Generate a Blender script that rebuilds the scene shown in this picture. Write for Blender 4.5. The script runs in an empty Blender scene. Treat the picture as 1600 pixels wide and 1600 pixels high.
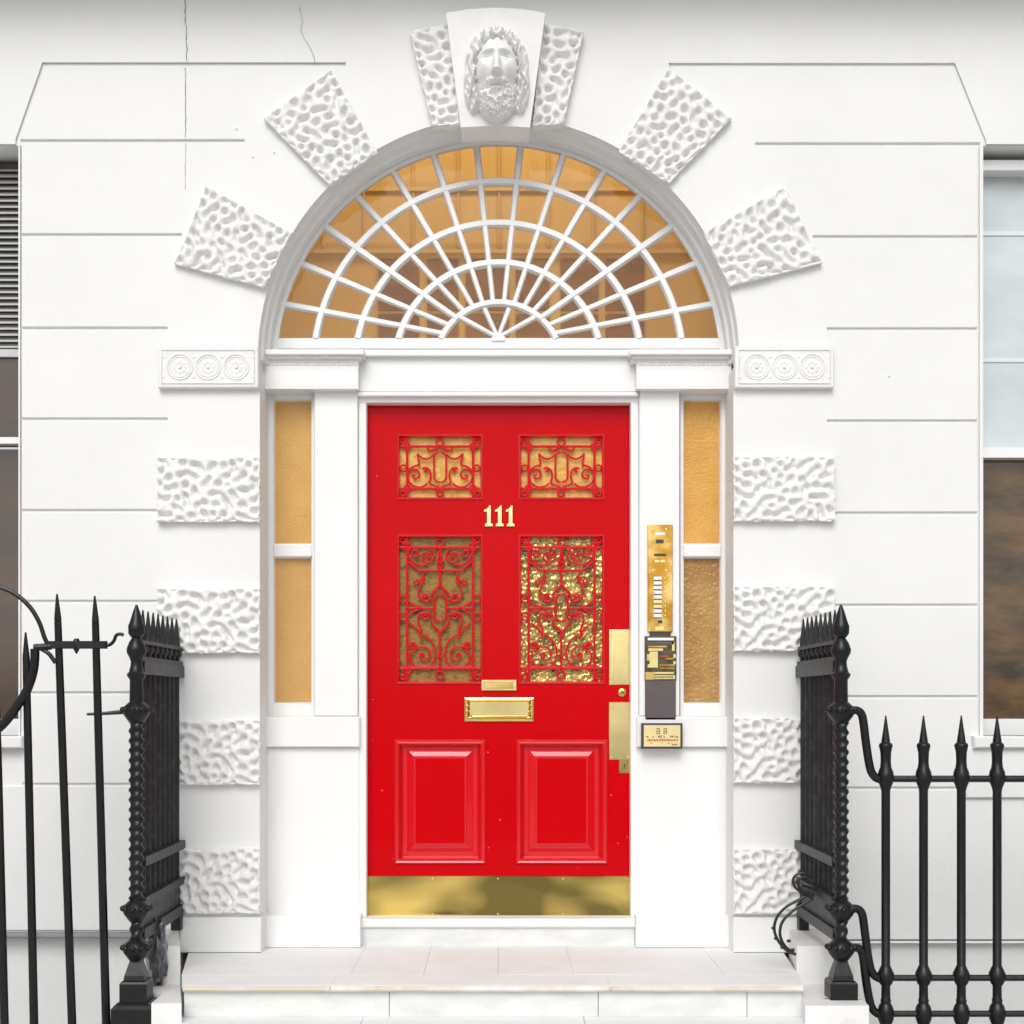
import bpy, math, random
import numpy as np
from mathutils import Vector
R = math.radians
random.seed(7)
S = bpy.context.scene
# ------------------------------------------------------------------ camera
EYE, DIST, F = 1.5, 6.0, 2250.0
cam = bpy.data.objects.new('camera', bpy.data.cameras.new('camera'))
S.collection.objects.link(cam)
cam.location = (0, -DIST, EYE)
cam.rotation_euler = (R(90), 0, 0)
cam.data.sensor_width = 36; cam.data.lens = F/1600*36
cam.data.shift_x = 20/1600; cam.data.shift_y = 300/1600
cam.data.clip_end = 400
S.camera = cam
# ------------------------------------------------------------------ light
w = bpy.data.worlds.new('World'); S.world = w; w.use_nodes = True
nt = w.node_tree; nt.nodes.clear()
sky = nt.nodes.new('ShaderNodeTexSky'); sky.sky_type = 'NISHITA'; sky.sun_disc = False
sky.sun_elevation = R(42); sky.sun_rotation = R(188); sky.air_density = 1.0; sky.dust_density = 3.0
hs = nt.nodes.new('ShaderNodeHueSaturation'); hs.inputs['Saturation'].default_value = 0.12
bg = nt.nodes.new('ShaderNodeBackground'); bg.inputs['Strength'].default_value = 0.15
wo = nt.nodes.new('ShaderNodeOutputWorld')
nt.links.new(sky.outputs[0], hs.inputs['Color']); nt.links.new(hs.outputs[0], bg.inputs['Color'])
nt.links.new(bg.outputs[0], wo.inputs['Surface'])
sun = bpy.data.objects.new('sun', bpy.data.lights.new('sun', 'SUN'))
S.collection.objects.link(sun)
sun.data.energy = 1.3; sun.data.angle = R(32); sun.data.color = (1.0, 0.98, 0.96)
sun.rotation_euler = Vector((0.10, 0.74, -0.66)).to_track_quat('-Z', 'Y').to_euler()
S.view_settings.view_transform = 'Standard'; S.view_settings.look = 'None'
S.view_settings.gamma = 1.0; S.view_settings.use_curve_mapping = False
S.view_settings.exposure = -0.10
S.render.engine = 'CYCLES'

# ------------------------------------------------------------------ helpers
def P(px, py, d=0.0):                      # measured photo point -> metres at depth d
    k = (DIST + d)/F
    return ((px-780)*k, EYE + (1100-py)*k)

def mat(name, col, rough=0.5, metal=0.0, coat=0.0, var=0.0, vscale=3.0, bump=0.0, bscale=60.0,
        col2=None, detail=5.0, spec=None, bump2=0.0, b2scale=6.0, bdet=4, stretch=None, lo=0.35, hi=0.7, voro=0.0, vsc=90.0):
    m = bpy.data.materials.new(name); m.use_nodes = True
    n = m.node_tree; b = n.nodes['Principled BSDF']
    b.inputs['Base Color'].default_value = (*col, 1); b.inputs['Roughness'].default_value = rough
    b.inputs['Metallic'].default_value = metal; b.inputs['Coat Weight'].default_value = coat
    b.inputs['Coat Roughness'].default_value = 0.06
    if spec is not None: b.inputs['Specular IOR Level'].default_value = spec
    tc = n.nodes.new('ShaderNodeTexCoord'); mp = n.nodes.new('ShaderNodeMapping')
    n.links.new(tc.outputs['Object'], mp.inputs['Vector'])
    if stretch: mp.inputs['Scale'].default_value = stretch
    if var or col2:
        t = n.nodes.new('ShaderNodeTexNoise'); t.inputs['Scale'].default_value = vscale; t.inputs['Detail'].default_value = detail
        t.inputs['Roughness'].default_value = 0.62
        n.links.new(mp.outputs[0], t.inputs['Vector'])
        r = n.nodes.new('ShaderNodeValToRGB'); r.color_ramp.elements[0].position = lo; r.color_ramp.elements[1].position = hi
        c2 = col2 if col2 else tuple(c*(1-var) for c in col)
        r.color_ramp.elements[0].color = (*c2, 1); r.color_ramp.elements[1].color = (*col, 1)
        n.links.new(t.outputs['Fac'], r.inputs['Fac']); n.links.new(r.outputs['Color'], b.inputs['Base Color'])
    last = None
    for amt, sc, kind in ((bump, bscale, 'n'), (bump2, b2scale, 'n'), (voro, vsc, 'v')):
        if not amt: continue
        if kind == 'n':
            t = n.nodes.new('ShaderNodeTexNoise'); t.inputs['Scale'].default_value = sc; t.inputs['Detail'].default_value = bdet
            out = t.outputs['Fac']
        else:
            t = n.nodes.new('ShaderNodeTexVoronoi'); t.feature = 'SMOOTH_F1'; t.inputs['Scale'].default_value = sc
            out = t.outputs['Distance']
        n.links.new(mp.outputs[0], t.inputs['Vector'])
        bp = n.nodes.new('ShaderNodeBump'); bp.inputs['Strength'].default_value = 1.0; bp.inputs['Distance'].default_value = amt
        n.links.new(out, bp.inputs['Height'])
        if last: n.links.new(last.outputs[0], bp.inputs['Normal'])
        last = bp
    if last: n.links.new(last.outputs[0], b.inputs['Normal'])
    return m

M = {}
M['stucco'] = mat('white_stucco_paint', (0.80, 0.80, 0.79), 0.55, var=0.06, vscale=1.3, bump=0.0008, bscale=45, bump2=0.003, b2scale=2.5)
M['block'] = mat('white_painted_stone', (0.82, 0.815, 0.80), 0.65, spec=.3, var=0.07, vscale=14, bump=0.0006, bscale=120)
M['joinery'] = mat('white_gloss_joinery', (0.83, 0.83, 0.825), 0.32, var=0.03, vscale=2, bump=0.0004, bscale=30)
M['frieze'] = mat('off_white_frieze_paint', (0.78, 0.765, 0.735), 0.6, col2=(0.70, 0.68, 0.645), vscale=1.1, bump=0.0008, bscale=45, bump2=0.003, b2scale=2.5, lo=0.3, hi=0.6)
M['dirt'] = mat('weathered_crack', (0.20, 0.18, 0.16), 0.9, var=0.4, vscale=20)
M['ledge'] = mat('grey_lead_ledge', (0.30, 0.30, 0.31), 0.6, var=0.25, vscale=8)
M['marble'] = mat('pale_worn_marble', (0.79, 0.805, 0.80), 0.7, spec=.15, col2=(0.74, 0.75, 0.74), vscale=5, bump=0.0005, bscale=60, lo=0.3, hi=0.6)
M['marble_grey'] = mat('grey_veined_marble', (0.74, 0.74, 0.725), 0.5, col2=(0.62, 0.63, 0.615), vscale=7, lo=0.3, hi=0.65, stretch=(1, 1, 2.2), bump=0.0006, bscale=50)
M['nosing'] = mat('worn_cream_nosing', (0.60, 0.52, 0.43), 0.5, col2=(0.74, 0.71, 0.67), vscale=6, lo=0.35, hi=0.6)
M['plinth'] = mat('scuffed_white_plinth', (0.77, 0.765, 0.75), 0.6, col2=(0.55, 0.53, 0.50), vscale=4, lo=0.22, hi=0.42, bump=0.001, bscale=40, bump2=0.004, b2scale=5)
M['iron'] = mat('black_iron_paint', (0.006, 0.007, 0.008), 0.36, coat=0.05, spec=.35, var=0.5, vscale=10, bump=0.0015, bscale=40)
M['iron_old'] = mat('dusty_black_iron_paint', (0.014, 0.015, 0.018), 0.45, spec=.35, col2=(0.036, 0.036, 0.038), vscale=18, lo=0.32, hi=0.5, bump=0.003, bscale=50)
M['red'] = mat('red_gloss_paint', (0.575, 0.0002, 0.0035), 0.24, coat=0.10, var=0.10, vscale=1.6, bump=0.0004, bscale=22, bump2=0.004, b2scale=3, spec=0.05)
M['red_mould'] = mat('red_gloss_moulding', (0.64, 0.002, 0.008), 0.2, coat=0.5, bump=0.0003, bscale=40)
M['chip'] = mat('pink_chipped_undercoat', (0.75, 0.30, 0.28), 0.7)
M['grille'] = mat('red_painted_iron', (0.62, 0.003, 0.01), 0.3, coat=0.1, spec=.3, bump=0.0006, bscale=90)
M['brass'] = mat('polished_brass', (0.88, 0.66, 0.22), 0.15, 1.0, var=0.18, vscale=9, bump=0.002, bscale=8, bdet=0)
M['brass_pale'] = mat('pale_polished_brass', (0.95, 0.78, 0.36), 0.20, 1.0, var=0.12, vscale=9, bump=0.002, bscale=6, bdet=0)
M['brass_kick'] = mat('rippled_brass_sheet', (0.94, 0.70, 0.20), 0.10, 1.0, col2=(0.24, 0.19, 0.06), vscale=1.7, lo=0.42, hi=0.56, detail=1.6, bump=0.035, bscale=2.6, bdet=0, stretch=(1, 1, 1.6))  # dark reflections painted into the base colour as noise patches
M['brass_satin'] = mat('satin_lacquered_brass', (0.86, 0.72, 0.36), 0.4, 0.45, var=0.1, vscale=12)
M['brass_dark'] = mat('golden_brass', (0.84, 0.60, 0.20), 0.2, 1.0, col2=(0.52, 0.27, 0.04), vscale=6, lo=.45, hi=.6, bump=0.001, bscale=10)
M['amber'] = mat('amber_obscure_glass', (0.72, 0.40, 0.10), 0.22, spec=.25, col2=(0.62, 0.32, 0.075), vscale=6, voro=0.0026, vsc=100, bump=0.001, bscale=40)
M['amber_left'] = mat('tan_obscure_glass', (0.66, 0.39, 0.125), 0.22, spec=.25, col2=(0.60, 0.34, 0.10), vscale=6, voro=0.0015, vsc=105)
M['amber_dull'] = mat('brown_obscure_glass', (0.46, 0.27, 0.095), 0.2, spec=.3, col2=(0.34, 0.17, 0.05), vscale=7, voro=0.005, vsc=80, lo=0.3, hi=0.6)
M['amber_pale'] = mat('pale_amber_obscure_glass', (0.64, 0.38, 0.15), 0.22, spec=.25, col2=(0.58, 0.33, 0.11), vscale=4, voro=0.001, vsc=110)
M['gold_glass'] = mat('gold_hammered_glass', (0.78, 0.49, 0.12), 0.16, spec=.35, col2=(0.58, 0.34, 0.06), vscale=30, voro=0.0022, vsc=75, lo=0.35, hi=0.6)
M['olive_glass'] = mat('olive_hammered_glass', (0.30, 0.175, 0.035), 0.18, spec=.3, col2=(0.10, 0.07, 0.025), vscale=24, voro=0.002, vsc=80, lo=0.3, hi=0.5)
M['pebble_glass'] = mat('pebbled_gold_glass', (0.62, 0.44, 0.12), 0.10, metal=0.5, coat=0.3, col2=(0.17, 0.125, 0.03), vscale=26, voro=0.011, vsc=62, lo=0.35, hi=0.6)
M['ochre'] = mat('ochre_hall_paint', (0.60, 0.38, 0.125), 0.7, var=0.12, vscale=2, stretch=(3, 1, .4))
M['brown'] = mat('dark_brown_screen_panel', (0.16, 0.075, 0.03), 0.6, col2=(0.26, 0.13, 0.055), vscale=3, lo=0.4, hi=0.7, stretch=(1, 1, 4))
M['plum'] = mat('dull_plum_plaque', (0.13, 0.105, 0.11), 0.35, metal=0.3, var=0.2, vscale=12)
M['dark'] = mat('dark_bronze_frame', (0.06, 0.06, 0.065), 0.4, metal=0.4)
M['bronze'] = mat('dark_etched_bronze', (0.16, 0.12, 0.055), 0.35, metal=0.6, col2=(0.05, 0.05, 0.045), vscale=30)
M['ink'] = mat('engraved_dark_ink', (0.05, 0.04, 0.03), 0.5)
M['redink'] = mat('red_engraved_ink', (0.45, 0.06, 0.03), 0.5)
M['paper'] = mat('white_name_card', (0.8, 0.8, 0.78), 0.5)
M['bag'] = mat('crumpled_dark_plastic', (0.03, 0.03, 0.045), 0.18, coat=0.6, col2=(0.10, 0.10, 0.115), vscale=9, lo=0.42, hi=0.7, bump=0.01, bscale=22)
M['cable'] = mat('black_rubber_cable', (0.015, 0.015, 0.017), 0.45)
M['pavement'] = mat('pale_paving', (0.65, 0.64, 0.62), 0.8, var=0.15, vscale=3, bump=0.002, bscale=30)
M['asphalt'] = mat('asphalt', (0.055, 0.055, 0.056), 0.9, var=0.3, vscale=8, bump=0.004, bscale=60)
M['darkglass'] = mat('dark_window_glass', (0.035, 0.024, 0.018), 0.04, coat=0.6, col2=(0.08, 0.045, 0.025), vscale=1.6, stretch=(1, 1, 2))
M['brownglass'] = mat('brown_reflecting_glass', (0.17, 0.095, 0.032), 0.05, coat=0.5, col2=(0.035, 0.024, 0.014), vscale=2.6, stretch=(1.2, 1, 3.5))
M['paleglass'] = mat('pale_curtained_glass', (0.62, 0.67, 0.68), 0.08, coat=0.6, col2=(0.50, 0.55, 0.56), vscale=2, stretch=(1, 1, 2))
M['fold'] = mat('pale_curtain_hem', (0.66, 0.71, 0.72), 0.4)
M['blind'] = mat('grey_blind_slat', (0.52, 0.54, 0.54), 0.5)
M['brick'] = mat('opposite_brown_brick', (0.20, 0.12, 0.07), 0.8, var=0.3, vscale=2)
M['leafy'] = mat('dark_green_moss', (0.16, 0.20, 0.05), 0.8, var=0.4, vscale=40)

def glass(name, tint=(1, 1, 1)):
    m = bpy.data.materials.new(name); m.use_nodes = True; n = m.node_tree; n.nodes.clear()
    o = n.nodes.new('ShaderNodeOutputMaterial'); mx = n.nodes.new('ShaderNodeMixShader')
    tr = n.nodes.new('ShaderNodeBsdfTransparent'); tr.inputs[0].default_value = (*tint, 1)
    gl = n.nodes.new('ShaderNodeBsdfGlossy'); gl.inputs['Roughness'].default_value = 0.03
    fr = n.nodes.new('ShaderNodeFresnel'); fr.inputs[0].default_value = 1.33
    t = n.nodes.new('ShaderNodeTexNoise'); t.inputs['Scale'].default_value = 5; bp = n.nodes.new('ShaderNodeBump'); bp.inputs['Distance'].default_value = 0.004
    tc = n.nodes.new('ShaderNodeTexCoord')
    n.links.new(tc.outputs['Object'], t.inputs['Vector']); n.links.new(t.outputs['Fac'], bp.inputs['Height']); n.links.new(bp.outputs[0], gl.inputs['Normal'])
    n.links.new(fr.outputs[0], mx.inputs[0]); n.links.new(tr.outputs[0], mx.inputs[1]); n.links.new(gl.outputs[0], mx.inputs[2])
    n.links.new(mx.outputs[0], o.inputs[0]); return m
M['glass'] = glass('clear_old_glass', (0.97, 0.96, 0.93))

class MB:
    def __init__(s): s.v = []; s.f = []; s.sm = []
    def add(s, vs, fs, smooth=False):
        o = len(s.v); s.v += [tuple(map(float, v)) for v in vs]
        s.f += [tuple(i+o for i in f) for f in fs]; s.sm += [smooth]*len(fs); return s
    def box(s, x0, x1, z0, z1, y0, y1, c=0.0):
        """box with front (y0, towards the street) edges chamfered by c"""
        if x0 > x1: x0, x1 = x1, x0
        if z0 > z1: z0, z1 = z1, z0
        if c <= 0:
            return s.add([(x0,y0,z0),(x1,y0,z0),(x1,y0,z1),(x0,y0,z1),(x0,y1,z0),(x1,y1,z0),(x1,y1,z1),(x0,y1,z1)],
                [(0,1,2,3),(1,5,6,2),(5,4,7,6),(4,0,3,7),(3,2,6,7),(4,5,1,0)])
        return s.add([(x0+c,y0,z0+c),(x1-c,y0,z0+c),(x1-c,y0,z1-c),(x0+c,y0,z1-c),
            (x0,y0+c,z0),(x1,y0+c,z0),(x1,y0+c,z1),(x0,y0+c,z1),(x0,y1,z0),(x1,y1,z0),(x1,y1,z1),(x0,y1,z1)],
            [(0,1,2,3),(0,4,5,1),(1,5,6,2),(2,6,7,3),(3,7,4,0),(4,8,9,5),(5,9,10,6),(6,10,11,7),(7,11,8,4),(9,8,11,10)])
    def pbox(s, a, b, c_, d_, y0, y1, c=0.0):      # photo px rect a,b - c_,d_ measured on the front face
        x0, z1 = P(a, b, y0); x1, z0 = P(c_, d_, y0); return s.box(x0, x1, z0, z1, y0, y1, c)
    def prism(s, pts, y0, y1):                       # pts (x,z) ring
        n = len(pts); area = sum(pts[i][0]*pts[(i+1)%n][1]-pts[(i+1)%n][0]*pts[i][1] for i in range(n))
        if area < 0: pts = pts[::-1]
        vs = [(x, y0, z) for x, z in pts]+[(x, y1, z) for x, z in pts]
        fs = [tuple(range(n)), tuple(range(2*n-1, n-1, -1))]
        fs += [(i, i+n, (i+1) % n+n, (i+1) % n) for i in range(n)]
        return s.add(vs, fs)
    def tube(s, pts, r, seg=8, cap=True):
        pts = [Vector(p) for p in pts]; n = len(pts); rs = r if isinstance(r, (list, tuple)) else [r]*n
        vs = []; up = None
        for i, p in enumerate(pts):
            t = (pts[min(i+1, n-1)]-pts[max(i-1, 0)]).normalized()
            if up is None: up = Vector((0, 1, 0)) if abs(t.y) < 0.9 else Vector((1, 0, 0))
            u = (up-t*up.dot(t)).normalized(); up = u; v = t.cross(u)
            for k in range(seg):
                a = 2*math.pi*k/seg; vs.append(p+(u*math.cos(a)+v*math.sin(a))*rs[i])
        fs = [(i*seg+k, i*seg+(k+1) % seg, (i+1)*seg+(k+1) % seg, (i+1)*seg+k) for i in range(n-1) for k in range(seg)]
        if cap: fs += [tuple(range(seg-1, -1, -1)), tuple(range((n-1)*seg, n*seg))]
        return s.add(vs, fs, True)
    def lathe(s, x, y, prof, seg=14, sq=False):      # prof [(r, z)] bottom to top
        vs = []; off = math.pi/4 if sq else 0; seg = 4 if sq else seg; k = math.sqrt(2) if sq else 1
        for r, z in prof:
            for j in range(seg):
                a = 2*math.pi*j/seg+off; vs.append((x+r*k*math.cos(a), y+r*k*math.sin(a), z))
        n = len(prof)
        fs = [(i*seg+j, i*seg+(j+1) % seg, (i+1)*seg+(j+1) % seg, (i+1)*seg+j) for i in range(n-1) for j in range(seg)]
        fs += [tuple(range(seg-1, -1, -1)), tuple(range((n-1)*seg, n*seg))]
        return s.add(vs, fs, not sq)
    def ball(s, c, r, seg=8, rings=5, sc=(1, 1, 1)):
        vs = []; 
        for i in range(rings+1):
            t = math.pi*i/rings
            for j in range(seg):
                a = 2*math.pi*j/seg; vs.append((c[0]+r*sc[0]*math.sin(t)*math.cos(a), c[1]+r*sc[1]*math.sin(t)*math.sin(a), c[2]-r*sc[2]*math.cos(t)))
        return s.add(vs, [(i*seg+j, i*seg+(j+1) % seg, (i+1)*seg+(j+1) % seg, (i+1)*seg+j) for i in range(rings) for j in range(seg)], True)
    def frame(s, x0, x1, z0, z1, prof):              # mitred moulding, prof [(inset, y)] front-ward
        vs = []
        for ins, y in prof:
            vs += [(x0+ins, y, z0+ins), (x1-ins, y, z0+ins), (x1-ins, y, z1-ins), (x0+ins, y, z1-ins)]
        fs = [(i*4+k, i*4+(k+1) % 4, (i+1)*4+(k+1) % 4, (i+1)*4+k) for i in range(len(prof)-1) for k in range(4)]
        return s.add(vs, fs)
    def arc(s, cx, cz, a0, a1, prof, n=48):          # prof [(radius, y)] closed ring swept about (cx,cz), angle from +x
        m = len(prof); vs = []
        for i in range(n+1):
            a = a0+(a1-a0)*i/n
            vs += [(cx+r*math.cos(a), y, cz+r*math.sin(a)) for r, y in prof]
        fs = [(i*m+k, i*m+(k+1) % m, (i+1)*m+(k+1) % m, (i+1)*m+k) for i in range(n) for k in range(m)]
        fs += [tuple(range(m-1, -1, -1)), tuple(range(n*m, n*m+m))]
        return s.add(vs, fs, True)
    def build(s, name, m, parent=None, **kw):
        me = bpy.data.meshes.new(name); me.from_pydata(s.v, [], s.f); me.polygons.foreach_set('use_smooth', s.sm)
        me.materials.append(m); me.update()
        import bmesh
        bm = bmesh.new(); bm.from_mesh(me); bmesh.ops.recalc_face_normals(bm, faces=bm.faces); bm.to_mesh(me); bm.free()
        if any(s.sm): me.set_sharp_from_angle(angle=R(42))
        return link(name, me, parent, **kw)

def wloc(o):
    v = Vector((0, 0, 0))
    while o: v += o.location; o = o.parent
    return v
def link(name, me, parent=None, **kw):
    o = bpy.data.objects.new(name, me); S.collection.objects.link(o)
    if parent: o.parent = parent; o.location = -wloc(parent)
    for k, v in kw.items(): o[k] = v
    return o
def dup(o, off, parent):
    c = o.copy(); S.collection.objects.link(c); c.parent = parent
    c.location = Vector(off)-wloc(parent); return c
def thing(name, label, cat, loc=(0, 0, 0), group=None):
    o = bpy.data.objects.new(name, None); S.collection.objects.link(o); o.location = loc; o.empty_display_size = .1
    o['label'] = label; o['category'] = cat
    if group: o['group'] = group
    return o

LAND = EYE-1.035            # landing level above the pavement
# ------------------------------------------------------------------ ground
MB().box(-40, 40, -0.30, 0.0, -9.0, -0.98).build('pavement', M['pavement'], kind='structure')
MB().box(-40, 40, -0.45, -0.12, -60, -9.0).build('road', M['asphalt'], kind='structure')
MB().box(-40, 40, -1.4, -1.2, -0.98, 0.3).build('lightwell_floor', M['plinth'], kind='structure')
MB().box(-40, -1.45, -3.0, 0.05, -0.98, -0.84).build('retaining_wall', M['plinth'], kind='structure')
MB().box(1.36, 40, -3.0, 0.05, -0.98, -0.84).build('retaining_wall', M['plinth'], kind='structure')

# ------------------------------------------------------------------ the house
house = thing('town_house', 'white stucco town house front with rusticated arched doorway and red front door', 'house')
def bpx(mb, *a, **k): return mb.pbox(*a, **k)
BK = 0.011                                       # depth of the joints between the courses
WX0, WX1 = -345, 32                              # left window opening
VX0, VX1 = 1536, 1915                            # right window opening
WT, WB = 226, 1150
def strip(a, b, c, d, y0=BK, y1=0.34, m='stucco', name='wall'):
    x0, z1 = P(a, b); x1, z0 = P(c, d); mb = MB().box(x0, x1, z0, z1, y0, y1); return mb.build(name, M[m], house)
# backing wall, butted round the openings
strip(-1100, -1900, 2700, 96); strip(-1100, 96, WX0, 2800)
strip(WX0, 96, WX1, WT); strip(WX0, WB, WX1, 1463)
strip(WX1, 96, 300, 1463); strip(1270, 96, VX0, 1463)
strip(300, 96, 560, 180, y1=.2); strip(1020, 96, 1270, 180, y1=.2); strip(300, 180, 395, 300, y1=.2); strip(1165, 180, 1270, 300, y1=.2)
strip(VX0, 96, VX1, WT); strip(VX0, WB, VX1, 1463); strip(VX1, 96, 2700, 2800)
strip(WX0, 1463, 281, 2800, y0=0.03); strip(1240, 1463, VX1, 2800, y0=0.03); strip(281, 1540, 1240, 2800, y0=0.03)              # basement wall, set back
# upper wall
mb = MB(); x0, z0 = P(-1100, 97.5); x1, _ = P(540, 97.5)
def poly(pts, y0, y1, m, name, d=0.0, **kw):
    q = [P(a, b, d) for a, b in pts]; return MB().prism(q, y0, y1).build(name, M[m], house, **kw)
poly([(-1100, -1900), (2700, -1900), (2700, 98), (1492, 98), (1541, 219), (1541, 224), (1915, 224), (1915, 2800), (2700, 2800), (2700, 98)][:4]
     + [(1045, 98), (1045, 102), (540, 102), (540, 97), (66, 97), (-1100, 97)], 0.0, BK-0.002, 'stucco', 'upper_wall')
# window head panels either side (flat arch splays)
poly([(-343, 97), (66, 97), (24, 217), (24, WT-1), (-343, WT-1)], 0.0, BK-0.002, 'stucco', 'window_head')
poly([(1492, 98), (1913, 98), (1913, WT-1), (1541, WT-1), (1541, 219)], 0.0, BK-0.002, 'stucco', 'window_head')

# smooth courses
def course(pts, c=0.0035):
    """ashlar course: polygon with chamfered top and bottom arrises"""
    q = [P(a, b) for a, b in pts]
    (ax, az), (bx, bz), (cx_, cz), (dx, dz) = q   # tl tr br bl
    vs = [(ax,0,az-c),(bx,0,bz-c),(cx_,0,cz+c),(dx,0,dz+c),(ax,c,az),(bx,c,bz),(cx_,c,cz),(dx,c,dz),
          (ax,BK,az),(bx,BK,bz),(cx_,BK,cz),(dx,BK,dz)]
    fs = [(3,2,1,0),(0,1,5,4),(7,6,2,3),(4,5,9,8),(11,10,6,7),(0,4,8,11,7,3),(1,2,6,10,9,5)]
    MB().add(vs, fs).build('course', M['stucco'], house)
Lj = [102.5, 220, 367, 513, 655, 798, 940, 1083, 1226, 1456]
Rj = [103, 225, 370, 514, 658, 802, 946, 1089, 1232, 1470]
g = 1.9
LB = [382, 284, 262, 262, 262, 262, 262, 262, 262]
RB = [1180, 1270, 1292, 1292, 1292, 1300, 1300, 1300, 1300]
for i in range(9):
    t, b = Lj[i]+g, Lj[i+1]-g
    if i == 0: course([(74, t), (LB[i], t), (LB[i], b), (31, b)])
    elif i < 8: course([(34, t), (LB[i], t), (LB[i], b), (34, b)])
    else: course([(-343, t), (LB[i], t), (LB[i], b), (-343, b)])
    t, b = Rj[i]+g, Rj[i+1]-g
    if i == 0: course([(RB[i], t), (1484, t), (1532, b), (RB[i], b)])
    elif i < 8: course([(RB[i], t), (1527, t), (1527, b), (RB[i], b)])
    else: course([(RB[i], t), (1913, t), (1913, b), (RB[i], b)])
# plain arrises beside the windows
strip(1530.5, 228, 1536, 1150, -0.002, BK); strip(29, 226, 31.5, 1150, -0.002, BK)
# beyond the windows
for k, (a, b) in enumerate([(-1100, WX0), (VX1, 2700)]):
    for i in range(9):
        course([(a, Lj[i]+g), (b, Lj[i]+g), (b, Lj[i+1]-g), (a, Lj[i+1]-g)])

# door surround : plain flush face with the arched opening, staircase edge against the courses
ACX, ACZ = P(779, 558); AR = 376*DIST/F
arc_pts = [(ACX+AR*math.cos(math.pi*i/96), ACZ+AR*math.sin(math.pi*i/96)) for i in range(97)]   # right -> left
def XP(l): return [P(a, b) for a, b in l]
left_edge = [(382, Lj[0]+g), (382, Lj[1]+g), (284, Lj[1]+g), (284, Lj[2]+g), (262, Lj[2]+g), (262, 1470)]
right_edge = [(1300, 1470), (1300, Rj[5]+g), (1292, Rj[5]+g), (1292, Rj[2]+g), (1270, Rj[2]+g), (1270, Rj[1]+g), (1180, Rj[1]+g), (1180, Rj[0]+g)]
top = [(1045, Rj[0]+g), (1045, 102.2), (540, 102.2), (540, Lj[0]+g)]
ring = XP(top+left_edge) + XP([(406, 1470), (406, 575)]) + [(ACX-AR, P(0, 575)[1])] + arc_pts[::-1] + [(ACX+AR, P(0, 575)[1])] + XP([(1146, 575), (1146, 1470)]) + XP(right_edge)
MB().prism(ring, -0.0005, 0.28).build('arch_surround', M['stucco'], house)
# wall base blocks either side of the landing
xb0, _ = P(281, 0); xb1, _ = P(409, 0); 
MB().box(xb0, xb1, LAND, P(0, 1432)[1], -0.014, 0.27, 0.004).build('wall_base', M['stucco'], house)
xb0, _ = P(1145, 0); xb1, _ = P(1262, 0)
MB().box(xb0, xb1, LAND, P(0, 1432)[1], -0.014, 0.27, 0.004).build('wall_base', M['stucco'], house)
# string ledge over the basement
MB().box(-2.9, P(262, 0)[0], P(0, 1463)[1], P(0, 1457)[1], -0.05, 0.03, 0.004).build('ledge', M['ledge'], house, label='grey lead covered ledge above the basement')
MB().box(P(1300, 0)[0], 3.0, P(0, 1474)[1], P(0, 1470.5)[1], -0.012, 0.03, 0.004).build('ledge', M['stucco'], house)
# balcony slab over the ground floor
MB().box(-4.6, 4.6, 4.60, 4.76, -0.37, -0.0, 0.01).build('balcony_slab', M['stucco'], house)
# cracks in the render
def crack(pts, wd=0.0022):
    mb = MB(); q = [P(a, b) for a, b in pts]; vs = []
    for i, (x, z) in enumerate(q):
        ww = wd*random.uniform(.3, 1.0); vs += [(x-ww, -0.0016, z), (x+ww, -0.0016, z), (x+ww*.2, 0.004, z)]
    fs = []
    for i in range(len(q)-1):
        a = i*3; fs += [(a, a+1, a+4, a+3), (a+1, a+2, a+5, a+4), (a+2, a, a+3, a+5)]
    mb.add(vs, fs).build('crack', M['dirt'], house)
crack([(290+random.uniform(-1.2, 1.2)+(2 if y > 40 else 0), y) for y in range(0, 102, 6)])
crack([(290+random.uniform(-.8, .8), y) for y in range(106, 218, 6)], .0018)
crack([(290+random.uniform(-.8, .8), y) for y in range(224, 300, 6)], .0010)
crack([(468, 12), (470, 22), (473, 34), (470, 48), (476, 62), (485, 75), (491, 90), (492, 100)], .0014)
for a, b in ((369, 201), (395, 245), (428, 238), (1389, 587)):      # small filled screw holes
    x, z = P(a, b); MB().ball((x, -0.001, z), .007, 8, 4, (1, .5, 1)).build('wall_plug', M['block'], house)

# ---------------- vermiculated (worm carved) blocks
def worm_height(W, H, seed, step=1.5):
    """Turing-type labyrinth: rounded winding ridges around short deep carved channels"""
    nx, nz = max(8, int(W/step)), max(8, int(H/step))
    N = 192; rs = np.random.RandomState(seed); u = rs.randn(N, N)
    fx = np.fft.fftfreq(N)[:, None]; fy = np.fft.fftfreq(N)[None, :]; f = np.hypot(fx, fy)*1.0
    f0 = step/16.5
    K = np.exp(-((f-f0)/(.62*f0))**2)
    for _ in range(4):
        v = np.real(np.fft.ifft2(np.fft.fft2(u)*K)); v /= v.std()
        u = np.tanh(2.4*(v+.40))
    G = np.exp(-(f/(2.3*f0))**2)
    v = np.real(np.fft.ifft2(np.fft.fft2(u)*G)); v = (v-v.min())/(np.percentile(v, 80)-v.min())
    v2 = np.real(np.fft.ifft2(np.fft.fft2(rs.randn(N, N))*np.exp(-(f/f0)**2))); v2 = (v2/v2.std())[:nz+1, :nx+1]
    v = v[:nz+1, :nx+1]; X, Z = np.meshgrid(np.linspace(0, W, nx+1), np.linspace(0, H, nz+1))
    E = np.minimum.reduce([X, W-X, Z, H-Z])
    v = np.maximum(v, .93*np.exp(-(E/3.6)**2))
    v = v+.10*v2; h = 0.030*np.clip(v, 0, 1.3)**.72
    h -= 0.006*np.exp(-(E/1.6)**2)
    return h
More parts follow.
